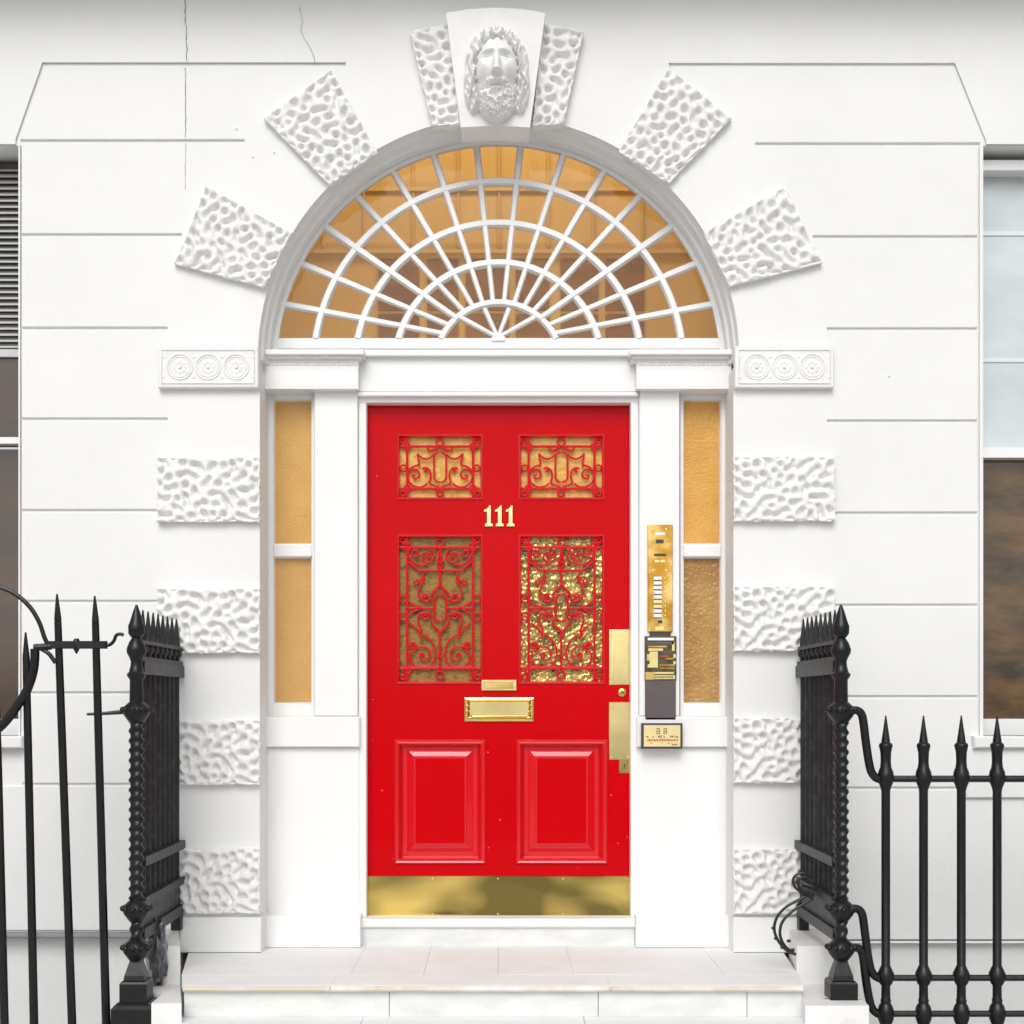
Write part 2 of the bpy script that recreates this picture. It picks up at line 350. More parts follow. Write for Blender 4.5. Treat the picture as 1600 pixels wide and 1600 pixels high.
def worm_block(quad, seed, proud=0.030, name='rusticated_block', W=None, H=None, off=(0, 0, 0), depth=0.0):
    """quad px: tl, tr, br, bl"""
    tl, tr, br, bl = quad
    W = W or (math.dist(tl, tr)+math.dist(bl, br))/2; H = H or (math.dist(tl, bl)+math.dist(tr, br))/2
    h = worm_height(W, H, seed); nz, nx = h.shape; vs = []; rnd = random.Random(seed+99)
    jx = [rnd.uniform(-.8, .8) for _ in range(nx)]; jx = [(jx[i]+jx[min(i+1, nx-1)]+jx[max(i-1, 0)])/2 for i in range(nx)]
    jz = [rnd.uniform(-.8, .8) for _ in range(nz)]; jz = [(jz[i]+jz[min(i+1, nz-1)]+jz[max(i-1, 0)])/2 for i in range(nz)]
    for j in range(nz):
        v = j/(nz-1)
        for i in range(nx):
            u = i/(nx-1)
            x = (tl[0]*(1-u)+tr[0]*u)*(1-v)+(bl[0]*(1-u)+br[0]*u)*v; y = (tl[1]*(1-u)+tr[1]*u)*(1-v)+(bl[1]*(1-u)+br[1]*u)*v
            if j in (0, nz-1): y += jx[i]*1.1
            if i in (0, nx-1): x += jz[j]*1.1
            X, Z = P(x, y, -proud); vs.append((X, -(proud-0.022)-h[j, i], Z))
    fs = [(j*nx+i, j*nx+i+1, (j+1)*nx+i+1, (j+1)*nx+i) for j in range(nz-1) for i in range(nx-1)]
    rim = [i for i in range(nx)]+[j*nx+nx-1 for j in range(1, nz)]+[(nz-1)*nx+i for i in range(nx-2, -1, -1)]+[j*nx for j in range(nz-2, 0, -1)]
    b0 = len(vs); vs += [(vs[i][0], 0.004, vs[i][2]) for i in rim]; n = len(rim)
    fs += [(rim[k], rim[(k+1) % n], b0+(k+1) % n, b0+k) for k in range(n)]
    return MB().add(vs, fs, True).build(name, M['block'], house)
lb = worm_block([(245, 714), (405.5, 714), (405.5, 815), (245, 815)], 3)
rb = worm_block([(1146.5, 713), (1305, 713), (1305, 814), (1146.5, 814)], 11)
k0 = (DIST-.03)/F
for dy in (205, 411, 612): dup(lb, (0, 0, -dy*k0), house)
for dy in (203, 409, 614): dup(rb, (0, 0, -dy*k0), house)
worm_block([(412, 184), (518, 108), (590, 238), (515, 289)], 21)
worm_block([(1045, 105), (1143, 184), (1045, 286), (966, 236)], 22)
worm_block([(322, 290), (455, 363), (413, 449), (272, 411)], 23)
worm_block([(1226, 290), (1285, 410), (1140, 447), (1099, 364)], 24)
worm_block([(640, 49), (704, 37), (720, 196), (676, 196)], 25, 0.045)
worm_block([(848, 37), (912, 48), (880, 194), (832, 196)], 26, 0.045)
# roundel (guilloche) impost blocks
for a, b in ((247, 404), (1148, 1303)):
    imp = MB(); x0, z1 = P(a, 541, -.03); x1, z0 = P(b, 606, -.03)
    imp.box(x0, x1, z0, z1, -0.034, 0.004, 0.004); imp = imp.build('impost_block', M['block'], house)
    mb = MB(); mb.frame(x0+.014, x1-.014, z0+.014, z1-.014, [(0, -.0335), (.003, -.039), (.006, -.0335)])
    cz = (z0+z1)/2; cs = [x0+(x1-x0)*t for t in (.22, .5, .78)]
    for c in cs:
        for r, tr in ((.052, .0036), (.042, .0022)):
            mb.tube([(c+r*math.cos(t), -.0345, cz+r*math.sin(t)) for t in [i*math.pi/12 for i in range(25)]], tr, 6)
        for k in range(8):
            t = k*math.pi/4; mb.ball((c+.021*math.cos(t), -.034, cz+.021*math.sin(t)), .010, 6, 4, (1, .25, 1))
        mb.ball((c, -.036, cz), .009, 7, 4, (1, .7, 1))
    for c in [(cs[0]+cs[1])/2, (cs[1]+cs[2])/2, x0+.02, x1-.02]:
        for s_ in (-1, 1): mb.ball((c, -.034, cz+s_*.042), .009, 6, 4, (1.3, .25, 1))
    mb.build('roundel_carving', M['block'], imp)

# ---------------- keystone with bearded head
key = MB(); kp = [(697, 20), (735, 14), (775, 12), (815, 14), (852, 20), (828, 199), (774, 196), (720, 199)]
key.prism([P(a, b, -.11) for a, b in kp], -0.11, 0.05)
keyo = key.build('keystone', M['block'], house, label='tapered keystone carved with a bearded head')
def head():
    st = 0.95; xs = np.arange(-56, 56.01, st); bs = np.arange(-80, 82.01, st)
    A, B = np.meshgrid(xs, bs); r = np.random.RandomState(4)
    G = lambda a, b, sa, sb: np.exp(-((A-a)/sa)**2-((B-b)/sb)**2)
    ell = lambda a, b, sa, sb, h: h*np.sqrt(np.maximum(0, 1-((A-a)/sa)**2-((B-b)/sb)**2))
    ang = np.arctan2(A, -(B+10)); rad = np.hypot(A, (B+5)*.8)
    # hair : parted on the crown, long wavy locks down both sides
    hair = ell(0, -14, 52, 63, .074); side = 0
    for sg in (-1, 1):
        hair = np.maximum(hair, ell(sg*37, 18, 17, 46, .052))
    lock = np.sin(np.abs(A)*.52+np.sin(B*.17)*1.5+np.sin(B*.06+A*.04)*1.3)
    lock2 = np.sin(np.abs(A)*1.05+np.sin(B*.22+1)*2.0)
    hair = hair*(1.05+.26*lock+.14*lock2)
    crown = G(0, -62, 34, 17)
    hair += crown*.012*np.sin(np.abs(A)*.42-1.0)*np.where(hair > .005, 1, 0)
    hair -= .02*np.exp(-(A/2.4)**2)*np.exp(-((B+66)/12)**2)
    # skull / face
    face = ell(0, -4, 36, 54, .100)
    face = np.where(B > 15, face*(1-.009*(B-15)), face)
    f = face.copy()
    for s in (-1, 1):
        f += .0105*G(s*13, -24, 11, 4.0)                # brow
        f -= .026*G(s*13.5, -14, 8.8, 6.0)              # socket
        f += .017*G(s*13.2, -12.5, 5.4, 2.9)              # eyeball
        f += .006*G(s*13.5, -16.4, 7.4, 1.3); f += .005*G(s*13.5, -8.9, 6.8, 1.2); f -= .004*G(s*13.5, -14.6, 6.6, .8)   # lids
        f += .009*G(s*19, 4, 8, 9)                      # cheekbone
        f += .008*G(s*5.4, 12, 3.0, 3.2)                # nostril wing
        f += .011*G(s*9, 22+abs(s)*1, 8, 3.2)*(1+.3*np.sin(A*1.1))   # moustache
    nb = np.clip((B+20)/33, 0, 1); nm = np.where((B > -24) & (B < 15), 1.0, 0.0)
    f += nm*(.008+.027*nb)*np.exp(-(np.abs(A)/(4.4+2.4*nb))**3)*np.clip((16-B)/4, 0, 1)*np.clip((B+25)/6, 0, 1)
    f += .004*G(0, -36, 22, 12)
    f -= .022*G(0, 27.5, 9, 2.2)                         # mouth
    f += .012*G(0, 31.8, 7, 2.6); f -= .005*G(0, 35.5, 7, 2)
    # beard
    beard = ell(0, 40, 33, 38, .072)
    curl = np.zeros_like(A); rr = random.Random(5); pts = []
    for _ in range(4000):
        a, b = rr.uniform(-36, 36), rr.uniform(14, 78)
        if abs(a) < 13 and b < 35: continue
        if all((a-p)**2+(b-q)**2 > 6.0**2 for p, q in pts): pts.append((a, b))
    for a, b in pts:
        d = np.hypot(A-a, (B-b)*.9); th = np.arctan2(B-b, A-a)
        curl = np.maximum(curl, .0125*np.exp(-((d-2.2)/1.9)**2)*(1+.5*np.sin(th+a)))
    beard = np.where(beard > 0.002, beard*.9+curl, 0)
    beard = beard*(1-np.exp(-(np.hypot(A/11.5, (B-27)/8.5))**4))
    hm = np.clip((np.hypot(A/(31+1.6*np.sin(B*.45)), (B-2)/(46+2.5*np.cos(A*.42)))-1)*6, 0, 1)
    h = np.where(face > 0, f, 0)
    h = np.maximum(h, hair*np.where((B < 25), hm, 1)); h = np.maximum(h, beard)
    return A, B, h
A, B, Hh = head()
vs = []; nz, nx = Hh.shape
for j in range(nz):
    for i in range(nx):
        X, Z = P(776+A[j, i]*.965, 109+B[j, i]*.98, -.16); vs.append((X, -.1085-Hh[j, i]*1.15, Z))
fs = []
for j in range(nz-1):
    for i in range(nx-1):
        q = (j*nx+i, j*nx+i+1, (j+1)*nx+i+1, (j+1)*nx+i)
        if max(Hh[j, i], Hh[j, i+1], Hh[j+1, i], Hh[j+1, i+1]) > 0.0015: fs.append(q)
hb = MB().add(vs, fs, True); hb = hb.build('carved_head', M['block'], keyo, label='white bearded man\'s head with parted wavy hair carved in high relief')
# ------------------------------------------------------------------ recess : reveal mouldings, pilasters, cornice
RD = 0.20
FCX, FCZ = P(779, 572.5, RD); kf = (DIST+RD)/F
fan = thing_f = MB().arc(FCX, FCZ, R(-3), R(183), [(346*kf, RD+.02), (346*kf, RD-.01), (352*kf, RD-.022), (356*kf, RD-.022), (359*kf, RD-.03), (376*kf, RD-.03), (376*kf, .24)], 96
      ).build('fanlight', M['joinery'], house, label='semicircular fanlight with radiating white bars and amber panes')
# roll on the arch edge, part of the reveal
MB().arc(ACX, ACZ, R(0), R(180), [(AR+.002, .168), (AR-.030, .168), (AR-.027, .120), (AR-.017, .112), (AR-.013, .055), (AR-.004, .048), (AR-.001, .014), (AR+.002, .014)], 96).build('reveal_moulding', M['stucco'], house)
BASEZ = P(0, 529, RD)[1]
def linept(k, sgn, r):             # straight bar k: point where it meets ring radius r (px)
    ai, ao = R(4.9+9.0*k), R(5.7+11.35*k)
    p0 = (sgn*-100*math.sin(ai), 100*math.cos(ai)); p1 = (sgn*-350*math.sin(ao), 350*math.cos(ao))
    dx, dz = p1[0]-p0[0], p1[1]-p0[1]
    a = dx*dx+dz*dz; b = 2*(p0[0]*dx+p0[1]*dz); c = p0[0]**2+p0[1]**2-r*r
    t = (-b+math.sqrt(b*b-4*a*c))/(2*a); return (p0[0]+t*dx, p0[1]+t*dz)
W2 = lambda p: (FCX+p[0]*kf, FCZ+p[1]*kf)
def bar(p, q, w0, w1, yf, name='glazing_bar'):
    (x0, z0), (x1, z1) = W2(p), W2(q); L = math.hypot(x1-x0, z1-z0); nxx, nzz = -(z1-z0)/L, (x1-x0)/L
    vs = []
    for (x, z, w_) in ((x0, z0, w0), (x1, z1, w1)):
        for o, y in ((-w_, RD+.02), (-w_, RD+.004), (-w_*.6, yf), (w_*.6, yf), (w_, RD+.004), (w_, RD+.02)):
            vs.append((x+nxx*o, y, z+nzz*o))
    fs = [(i, (i+1) % 6, (i+1) % 6+6, i+6) for i in range(6)]+[tuple(range(5, -1, -1)), tuple(range(6, 12))]
    MB().add(vs, fs).build(name, M['joinery'], fan)
for sg in (-1, 1):
    for k in range(7):
        thick = k == 4
        bar(linept(k, sg, 98), linept(k, sg, 351), .0125 if thick else .0108, .018 if thick else .0155, RD-.016 if thick else RD-.010)
hub = ((778-779), 572.5-527)
for tx, tz in ((757, 482), (795.5, 482), (719, 495), (836, 495)):
    bar(hub, (tx-779, 572.5-tz), .0085, .012, RD-.010)
base_px = 572.5-529
for r, wd in ((100, 5.6), (162, 6.2), (224, 6.2), (289, 6.2)):
    a = math.asin(base_px/r)
    rr_, w_ = r*kf, wd*kf
    MB().arc(FCX, FCZ, a, math.pi-a, [(rr_-w_, RD+.018), (rr_-w_, RD+.003), (rr_-w_*.6, RD-.012), (rr_+w_*.6, RD-.012), (rr_+w_, RD+.003), (rr_+w_, RD+.018)], 60).build('glazing_ring', M['joinery'], fan)
MB().arc(FCX, BASEZ-.012, 0, math.pi, [(.001, RD+.019), (.001, RD-.015), (.03, RD-.013), (.035, RD), (.035, RD+.019)], 20).build('hub', M['joinery'], fan)
# panes
def pane(pts):
    rnd = random.random
    ty = [random.uniform(-.0012, .0012) for _ in range(3)]
    q = [W2(p) for p in pts]
    cx_ = sum(p[0] for p in q)/len(q); cz_ = sum(p[1] for p in q)/len(q)
    n = len(q); yy = [RD+.0105+ty[0]*(x-cx_)*20+ty[1]*(z-cz_)*20 for x, z in q]
    vs = [(x, y, z) for (x, z), y in zip(q, yy)]+[(x, y+.003, z) for (x, z), y in zip(q, yy)]
    fs = [tuple(range(n)), tuple(range(2*n-1, n-1, -1))]+[(i, i+n, (i+1) % n+n, (i+1) % n) for i in range(n)]
    MB().add(vs, fs).build('pane', M['glass'], fan)
def arcpts(p, q, r, n=4):
    a, b = math.atan2(p[1], p[0]), math.atan2(q[1], q[0]); return [(r*math.cos(a+(b-a)*i/n), r*math.sin(a+(b-a)*i/n)) for i in range(n+1)]
radii = [100, 162, 224, 289, 349]
lines = [('L', -1, k) for k in range(6, -1, -1)]
def lp(idx, r):                     # idx 0..13 from right to left
    return linept(6-idx, -1, r) if idx < 7 else linept(idx-7, 1, r)
for j in range(4):
    r1, r2 = radii[j]+1.5, radii[j+1]-(1.5 if j < 3 else 0)
    bx = lambda r: math.sqrt(r*r-base_px**2)
    for i in range(15):
        if i == 0: c = ((bx(r1), base_px), lp(0, r1), lp(0, r2), (bx(r2), base_px))
        elif i == 14: c = (lp(13, r1), (-bx(r1), base_px), (-bx(r2), base_px), lp(13, r2))
        else: c = (lp(i-1, r1), lp(i, r1), lp(i, r2), lp(i-1, r2))
        pane(arcpts(c[0], c[1], r1)+arcpts(c[2], c[3], r2))
ends = [(math.sqrt(98**2-base_px**2), base_px), (57, 77.5), (16.5, 90.5), (-22, 90.5), (-60, 77.5), (-math.sqrt(98**2-base_px**2), base_px)]
for i in range(5): pane([hub]+arcpts(ends[i], ends[i+1], 97))
# sill under the fanlight
def hb(a, b, c_, d_, y0, y1, name, ch=.003, m='joinery', par=None, **kw):
    return MB().pbox(a, b, c_, d_, y0, y1, ch).build(name, M[m], par or house, **kw)
hb(410, 528, 1148, 545, RD-.006, .30, 'fanlight_sill')
# entablature: cornice breaking forward over the pilasters
for a, b in ((409, 569), (984, 1144)):
    e = hb(a, 545.5, b, 554, .085, .26, 'cornice', .003)
    MB().pbox(a+4, 554, b-4, 560, .105, .25, .003).pbox(a+2, 559.8, b-8 if a < 700 else b-2, 566, .125, .25, .002).build('cornice_moulding', M['joinery'], e)
for a, b in ((409.5, 560), (994.5, 1143.5)):
    c = hb(a, 565.5, b, 608, .128, .26, 'capital_block', .002)
    mb = MB(); x0, z1 = P(a+2, 566, .128); x1, _ = P(b-2, 566, .128)
    n = 22
    for i in range(n):
        x = x0+(x1-x0)*(i+.5)/n; mb.ball((x, .127, z1-.008), .0085, 6, 4, (1, .5, .9))
    mb.build('carved_beading', M['joinery'], c)
hb(569, 546, 985, 556, .155, .26, 'lintel', .003); hb(561, 556.2, 994, 612, .185, .26, 'lintel', .003)
hb(556, 612.2, 998, 619, .172, .26, 'lintel_moulding', .004)
# door frame
hb(557, 619.2, 1000, 629, .20, .31, 'door_frame', .003)
hb(560, 629, 572.5, 1434, .20, .31, 'door_frame', .003); hb(985.5, 629, 998, 1434, .20, .31, 'door_frame', .003)
# pilasters
hb(491, 608.4, 559, 1119, .178, .27, 'pilaster', .004); hb(999, 608.4, 1062, 1119, .178, .27, 'pilaster', .004)
# dado rail and lower panels, plinths
for s, (a, b) in enumerate(((411, 562), (995, 1144))):
    hb(a, 1119.5, b, 1168, .168, .29, 'dado_rail', .006)
    hb(a+1, 1168.5, b-1, 1431, .195, .29, 'dado_panel', .002)
    hb(a-1, 1431, b+1, 1500, .11, .29, 'pilaster_base', .003)
# sidelights
def sidelight(a, b, c, fa, fb, m1, m2, lab):
    fr = MB(); 
    fr.pbox(fa, 609, b, 1119, .225, .30); fr.pbox(c, 609, fb, 1119, .225, .30)
    fr.pbox(b+.2, 609, c-.2, 624, .225, .30); fr.pbox(b+.2, 851, c-.2, 870, .226, .30, .004); fr.pbox(b+.2, 1100, c-.2, 1119, .225, .30)
    o = fr.build('sidelight', M['joinery'], house, label=lab)
    x0, z1 = P(b, 624, .24); x1, z0 = P(c, 851, .24)
    MB().box(x0-.01, x1+.01, z0-.01, z1+.01, .262, .27).build('pane', M[m1], o)
    x0, z1 = P(b, 870, .24); x1, z0 = P(c, 1100, .24)
    MB().box(x0-.01, x1+.01, z0-.01, z1+.01, .262, .27).build('pane', M[m2], o)
    mb = MB()
    for t, bt in ((624, 851), (870, 1100)):
        x0, z1 = P(b, t, .24); x1, z0 = P(c, bt, .24)
        mb.frame(x0-.004, x1+.004, z0-.004, z1+.004, [(0, .236), (.008, .24), (.011, .262)])
    mb.build('glazing_bead', M['joinery'], o)
sidelight(411, 427, 488, 411, 491, 'amber_left', 'amber_pale', 'left sidelight with amber panes')
sidelight(1063, 1067, 1127, 1063, 1144, 'amber', 'amber_dull', 'right sidelight, its lower pane browner and rippled')
# outer sidelight frame edge beads
hb(408, 609, 413, 1119, .15, .26, 'frame_bead', .002); hb(1140, 609, 1145, 1119, .15, .26, 'frame_bead', .002)

# ---------------- hall behind the fanlight
HY = 1.05
hall = MB(); hall.box(-1.45, -1.40, 0.4, 4.75, .35, HY); hall.box(1.40, 1.45, 0.4, 4.75, .35, HY)
hall.box(-1.45, 1.45, 4.75, 4.8, .35, HY)
hallo = hall.build('hall_wall', M['ochre'], house)
scr = MB().box(-1.45, 1.45, .4, 4.8, HY, HY+.05).build('hall_screen', M['ochre'], house)
def inpx(a, b, c, d, m, dep=.012):
    x0, z1 = P(a, b, HY); x1, z0 = P(c, d, HY); MB().box(x0, x1, z0, z1, HY-dep, HY-.001).build('screen_panel', M[m], scr)
for a, c in ((592, 655), (668, 716), (728, 795), (806, 858), (876, 934), (946, 1006)):
    inpx(a, 408, c, 486, 'brown'); inpx(a, 493, c, 600, 'brown')
for xg in (-1.02, -.86, -.66, -.42, -.2, 0, .24, .46, .7, .9, 1.04): MB().box(xg-.004, xg+.004, P(0, 388, HY)[1], 4.4, HY-.012, HY-.001).build('streak_bead', M['ochre'], scr)  # added strips, standing in for streaks of reflection in the fanlight
MB().box(-1.4, 1.4, P(0, 300, HY)[1], P(0, 294, HY)[1], HY-.02, HY-.0125).build('screen_rail', M['ochre'], scr)
MB().box(-1.4, 1.4, P(0, 398, HY)[1], P(0, 392, HY)[1], HY-.03, HY-.001).build('screen_cornice', M['ochre'], scr)
# the hall's own ceiling lamp, seen warm through the fanlight
MB().lathe(0, .62, [(.10, 4.68), (.16, 4.70), (.16, 4.745)], 20).build('ceiling_light', M['joinery'], house)
ld = bpy.data.lights.new('hall_light', 'AREA'); ld.shape = 'RECTANGLE'; ld.size = 2.2; ld.size_y = .3; ld.energy = 15; ld.color = (1, .86, .62)
lo = bpy.data.objects.new('hall_light', ld); S.collection.objects.link(lo); lo.location = (0, .44, 4.60); lo.rotation_euler = (R(30), 0, 0)

l2 = bpy.data.lights.new('added_hall_uplight', 'AREA'); l2.shape = 'RECTANGLE'; l2.size = 2.0; l2.size_y = .1; l2.energy = 7; l2.color = (1, .86, .62)  # added uplight, hidden below the fanlight, to brighten the lower screen
lo2 = bpy.data.objects.new('added_hall_uplight', l2); S.collection.objects.link(lo2); lo2.location = (0, .40, 2.93); lo2.rotation_euler = (R(135), 0, 0)

# ------------------------------------------------------------------ the door
DY = .262
dx0, dz1 = P(573, 630, DY); dx1, dz0 = P(985, 1434, DY)
door = MB().box(dx0-.01, dx1+.01, dz0, dz1+.01, DY+.036, DY+.05).build('front_door', M['red'], house, label='glossy red panelled front door with brass fittings and the number 111')
def db(a, b, c_, d_, name, m='red', y0=DY, y1=DY+.036, ch=0.0): 
    return MB().pbox(a, b, c_, d_, y0, y1, ch).build(name, M[m], door)
db(570, 627, 624, 1435, 'stile'); db(941, 627, 988, 1435, 'stile'); db(751, 682, 814, 1065, 'muntin'); db(751, 1160, 814, 1343, 'muntin')
db(624, 627, 941, 682, 'rail'); db(624, 777, 751, 839, 'rail'); db(814, 777, 941, 839, 'rail'); db(624, 1065, 941, 1160, 'rail'); db(624, 1343, 941, 1435, 'rail')
def opening(a, b, c_, d_):
    x0, z1 = P(a, b, DY); x1, z0 = P(c_, d_, DY); return x0, x1, z0, z1
for a, c_ in ((624, 751), (814, 941)):
    for b, d_, m in ((682, 777, 'gold_glass'), (839, 1065, 'olive_glass' if a == 624 else 'pebble_glass')):
        x0, x1, z0, z1 = opening(a, b, c_, d_)
        MB().frame(x0-.011, x1+.011, z0-.011, z1+.011, [(0, DY+.002), (.001, DY-.005), (.005, DY-.008), (.009, DY-.005), (.012, DY+.003), (.013, DY+.034)]).build('glass_moulding', M['red_mould'], door)
        MB().box(x0, x1, z0, z1, DY+.027, DY+.033).build('pane', M[m], door)
    x0, x1, z0, z1 = opening(a, 1160, c_, 1343)
    MB().frame(x0-.022, x1+.022, z0-.018, z1+.014, [(0, DY+.002), (.001, DY-.008), (.006, DY-.013), (.012, DY-.011), (.018, DY-.012), (.024, DY-.004), (.030, DY+.014), (.036, DY+.022)]).build('panel_moulding', M['red_mould'], door)
    MB().frame(x0+.010, x1-.010, z0+.010, z1-.010, [(0, DY+.024), (.022, DY+.024), (.050, DY+.010), (.052, DY+.006), (.06, DY+.006)]).build('door_panel', M['red_mould'], door)
    MB().box(x0+.069, x1-.069, z0+.069, z1-.069, DY+.0062, DY+.03).build('panel_field', M['red'], door)

# wrought grilles
def spiral(cx, cy, r0, r1, a0, a1, n=26):
    return [(cx+(r0+(r1-r0)*t/n)*math.cos(R(a0+(a1-a0)*t/n)), cy+(r0+(r1-r0)*t/n)*math.sin(R(a0+(a1-a0)*t/n))) for t in range(n+1)]
def bez(*p, n=12):
    out = []
    for i in range(n+1):
        t = i/n; q = [Vector((a, b)) for a, b in p]
        while len(q) > 1: q = [q[j]*(1-t)+q[j+1]*t for j in range(len(q)-1)]
        out.append((q[0].x, q[0].y))
    return out
def grille(ox, oy, Wd, Hd, paths, dots, yy=DY+.010):
    mb = MB()
    def T(pt): x, z = P(ox+pt[0], oy+pt[1], DY); return (x, yy, z)
    for pts, r, mir in paths:
        for s in ((1, -1) if mir else (1,)):
            q = [T(p if s == 1 else (Wd-p[0], p[1])) for p in pts]
            mb.tube(q, r, 6)
    for (x, y, r) in dots:
        for xx in {x, Wd-x}: mb.ball((T((xx, y))[0], yy-.003, T((xx, y))[2]), r, 7, 5)
    return mb
c = lambda x, y, r: [(x+r*math.cos(t*math.pi/6), y+r*math.sin(t*math.pi/6)) for t in range(13)]
t1, t2 = .0061, .0049
up = [([(0, 15), (126, 15)], t1, 0), ([(0, 81), (126, 81)], t1, 0), ([(12, 0), (12, 95)], t1, 1), (c(63, 8, 6), t2, 0), (c(63, 88, 5), t2, 0),
      (c(6, 49, 5), t2, 1), (c(12, 15, 5), t2, 1), (c(12, 81, 5), t2, 1), (c(5, 6, 4), t2, 1), (c(5, 89, 4), t2, 1),
      ([(54, 32), (54, 62)]+[(63-9*math.cos(t*math.pi/8), 62+9*math.sin(t*math.pi/8)) for t in range(5)], t2, 1),
      ([(54, 32)]+[(63-9*math.cos(t*math.pi/8), 32-8*math.sin(t*math.pi/8)) for t in range(1, 5)], t2, 1),
      (bez((63, 16), (52, 18), (50, 26), (45, 21), (44, 17)), t2, 1),
      (bez((28, 26), (36, 37), (46, 37), (54, 27)), t2, 1), ([(28, 26), (31, 44)], t2, 1),
      (bez((31, 44), (16, 46), (12, 54), (12, 62)), t2, 1),
      (spiral(30, 61, 18, 17, 40, 190, 14)+spiral(24, 60, 11, 2.5, 190, 560, 24), t2, 1),
      (bez((63, 81), (60, 76), (52, 78), (46, 71)), t2, 1),
      (bez((46, 71), (54, 56), (44, 44), (36, 50))+spiral(40, 52, 4.5, 1.5, 200, 480, 12), t2, 1)]
lo_ = [([(0, 16), (126, 16)], t1, 0), ([(0, 205), (126, 205)], t1, 0), ([(12, 0), (12, 226)], t1, 1), (c(63, 8, 6), t2, 0), (c(63, 215, 6), t2, 0),
       (c(12, 15, 6), t2, 1), (c(12, 207, 6), t2, 1), (c(5, 5, 4), t2, 1), (c(5, 219, 4), t2, 1), (c(6, 96, 6), t2, 1), (c(6, 124, 6), t2, 1),
       ([(29, 52), (97, 52)], .0062, 0), ([(14, 38), (29, 52)], t1, 1), (bez((63, 17), (64, 30), (56, 40), (63, 50)), t1, 1),
       (spiral(43, 30, 12, 2.5, -60, 480, 30), t2, 1), (spiral(24, 24, 7, 2, 0, 400, 16), t2, 1), (bez((13, 22), (14, 40), (30, 46), (43, 42)), t2, 1),
       ([(63, 52), (63, 76)], t1, 0), (bez((63, 74), (60, 82), (50, 84), (50, 92)), t1, 1), (bez((36, 55), (38, 66), (32, 70), (27, 66)), t2, 1), (spiral(25, 70, 5, 1.5, -60, 300, 12), t2, 1),
       (bez((38, 60), (40, 78), (22, 78), (27, 92), (32, 104), (46, 100)), t2, 1), (spiral(41, 93, 7, 2, 60, 420, 16), t2, 1),
       ([(54, 98), (54, 122)]+[(63-9*math.cos(t*math.pi/8), 122+9*math.sin(t*math.pi/8)) for t in range(5)], t1, 1),
       ([(54, 98)]+[(63-9*math.cos(t*math.pi/8), 98-9*math.sin(t*math.pi/8)) for t in range(1, 5)], t1, 1),
       ([(14, 111), (53, 111)], .0055, 1), (bez((14, 100), (24, 108), (30, 110), (40, 111)), t2, 1), (bez((14, 122), (24, 114), (30, 112), (40, 111)), t2, 1),
       (bez((46, 118), (26, 114), (24, 128), (30, 136), (36, 142), (34, 150)), t2, 1), (spiral(40, 122, 6.5, 2, 20, 380, 14), t2, 1),
       (bez((50, 130), (50, 140), (60, 142), (63, 150)), t1, 1), ([(63, 148), (63, 205)], .0058, 0),
       (bez((16, 134), (26, 142), (36, 150), (34, 160)), t2, 1),
       (bez((36, 152), (48, 156), (58, 170), (56, 188))+spiral(35, 186, 20, 18, 5, 200, 16)+spiral(37, 184, 15, 3, 200, 620, 30), t2, 1),
       (spiral(22, 168, 6, 2, 40, 400, 14), t2, 1), (bez((14, 205), (22, 198), (34, 208), (42, 202), (52, 200), (60, 204)), t2, 1)]
gu = grille(624, 682, 127, 95, up, [(63, 15, .007), (12, 48, .006), (30, 45, .005), (24, 60, .005), (40, 52, .004)]).build('grille', M['grille'], door)
gl = grille(624, 839, 127, 226, lo_, [(63, 40, .008), (63, 187, .009), (37, 184, .008), (41, 93, .006), (40, 122, .006), (48, 98, .009), (48, 122, .009), (32, 111, .009), (22, 168, .007), (63, 52, .006), (12, 111, .008), (43, 30, .006), (26, 172, .008), (63, 205, .008)]).build('grille', M['grille'], door)
kd = (DIST+DY)/F
for o in (gu, gl): dup(o, (190*kd, 0, 0), door)

# brass fittings on the door
def plate(a, b, c_, d_, m, name, y=DY, th=.004, ch=.0015, screws=(), **kw):
    o = MB().pbox(a, b, c_, d_, y-th, y-.0002, ch).build(name, M[m], door, **kw); return o
def screw(px, py, par, y=DY-.004, r=.0035, m='brass_pale'):
    x, z = P(px, py, DY); mb = MB(); mb.ball((x, y, z), r, 8, 4, (1, .45, 1)); mb.build('screw', M[m], par)
sc = []
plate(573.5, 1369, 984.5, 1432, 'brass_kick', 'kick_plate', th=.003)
for px in (676, 778, 880, 980): screw(px, 1373, door, DY-.003)
for px in (676, 778, 880): screw(px, 1428, door, DY-.003)
plate(951.5, 983, 984.5, 1070, 'brass_pale', 'finger_plate')
plate(951.5, 1097, 984.5, 1187, 'brass_pale', 'finger_plate')
for y in (987, 1066, 1101, 1183):
    screw(955, y, door); screw(981, y, door)
plate(967, 1187.5, 984, 1208, 'brass', 'keyhole_plate')
x, z = P(975.5, 1197, DY); MB().box(x-.002, x+.002, z-.011, z+.004, DY-.0052, DY-.004).ball((x, DY-.0045, z+.005), .0045, 8, 4, (1, .3, 1)).build('keyhole', M['ink'], door)
x, z = P(972, 1082, DY)
def disc(cx, cz, r, y0, y1, m, name, par, inner=0):
    n = 24; mb = MB(); prof = [(inner+.0002, y1), (inner+.0002, y0), (r*.8, y0), (r, y0+.002), (r, y1)]
    mb.arc(cx, cz, 0, 2*math.pi, prof, n); return mb.build(name, M[m], par)
disc(x, z, .0175, DY-.008, DY, 'brass', 'lock_cylinder', door); disc(x, z, .008, DY-.0095, DY-.007, 'brass_dark', 'lock_barrel', door)
MB().box(x-.0012, x+.0012, z-.005, z+.005, DY-.0105, DY-.0092).build('key_slot', M['ink'], door)
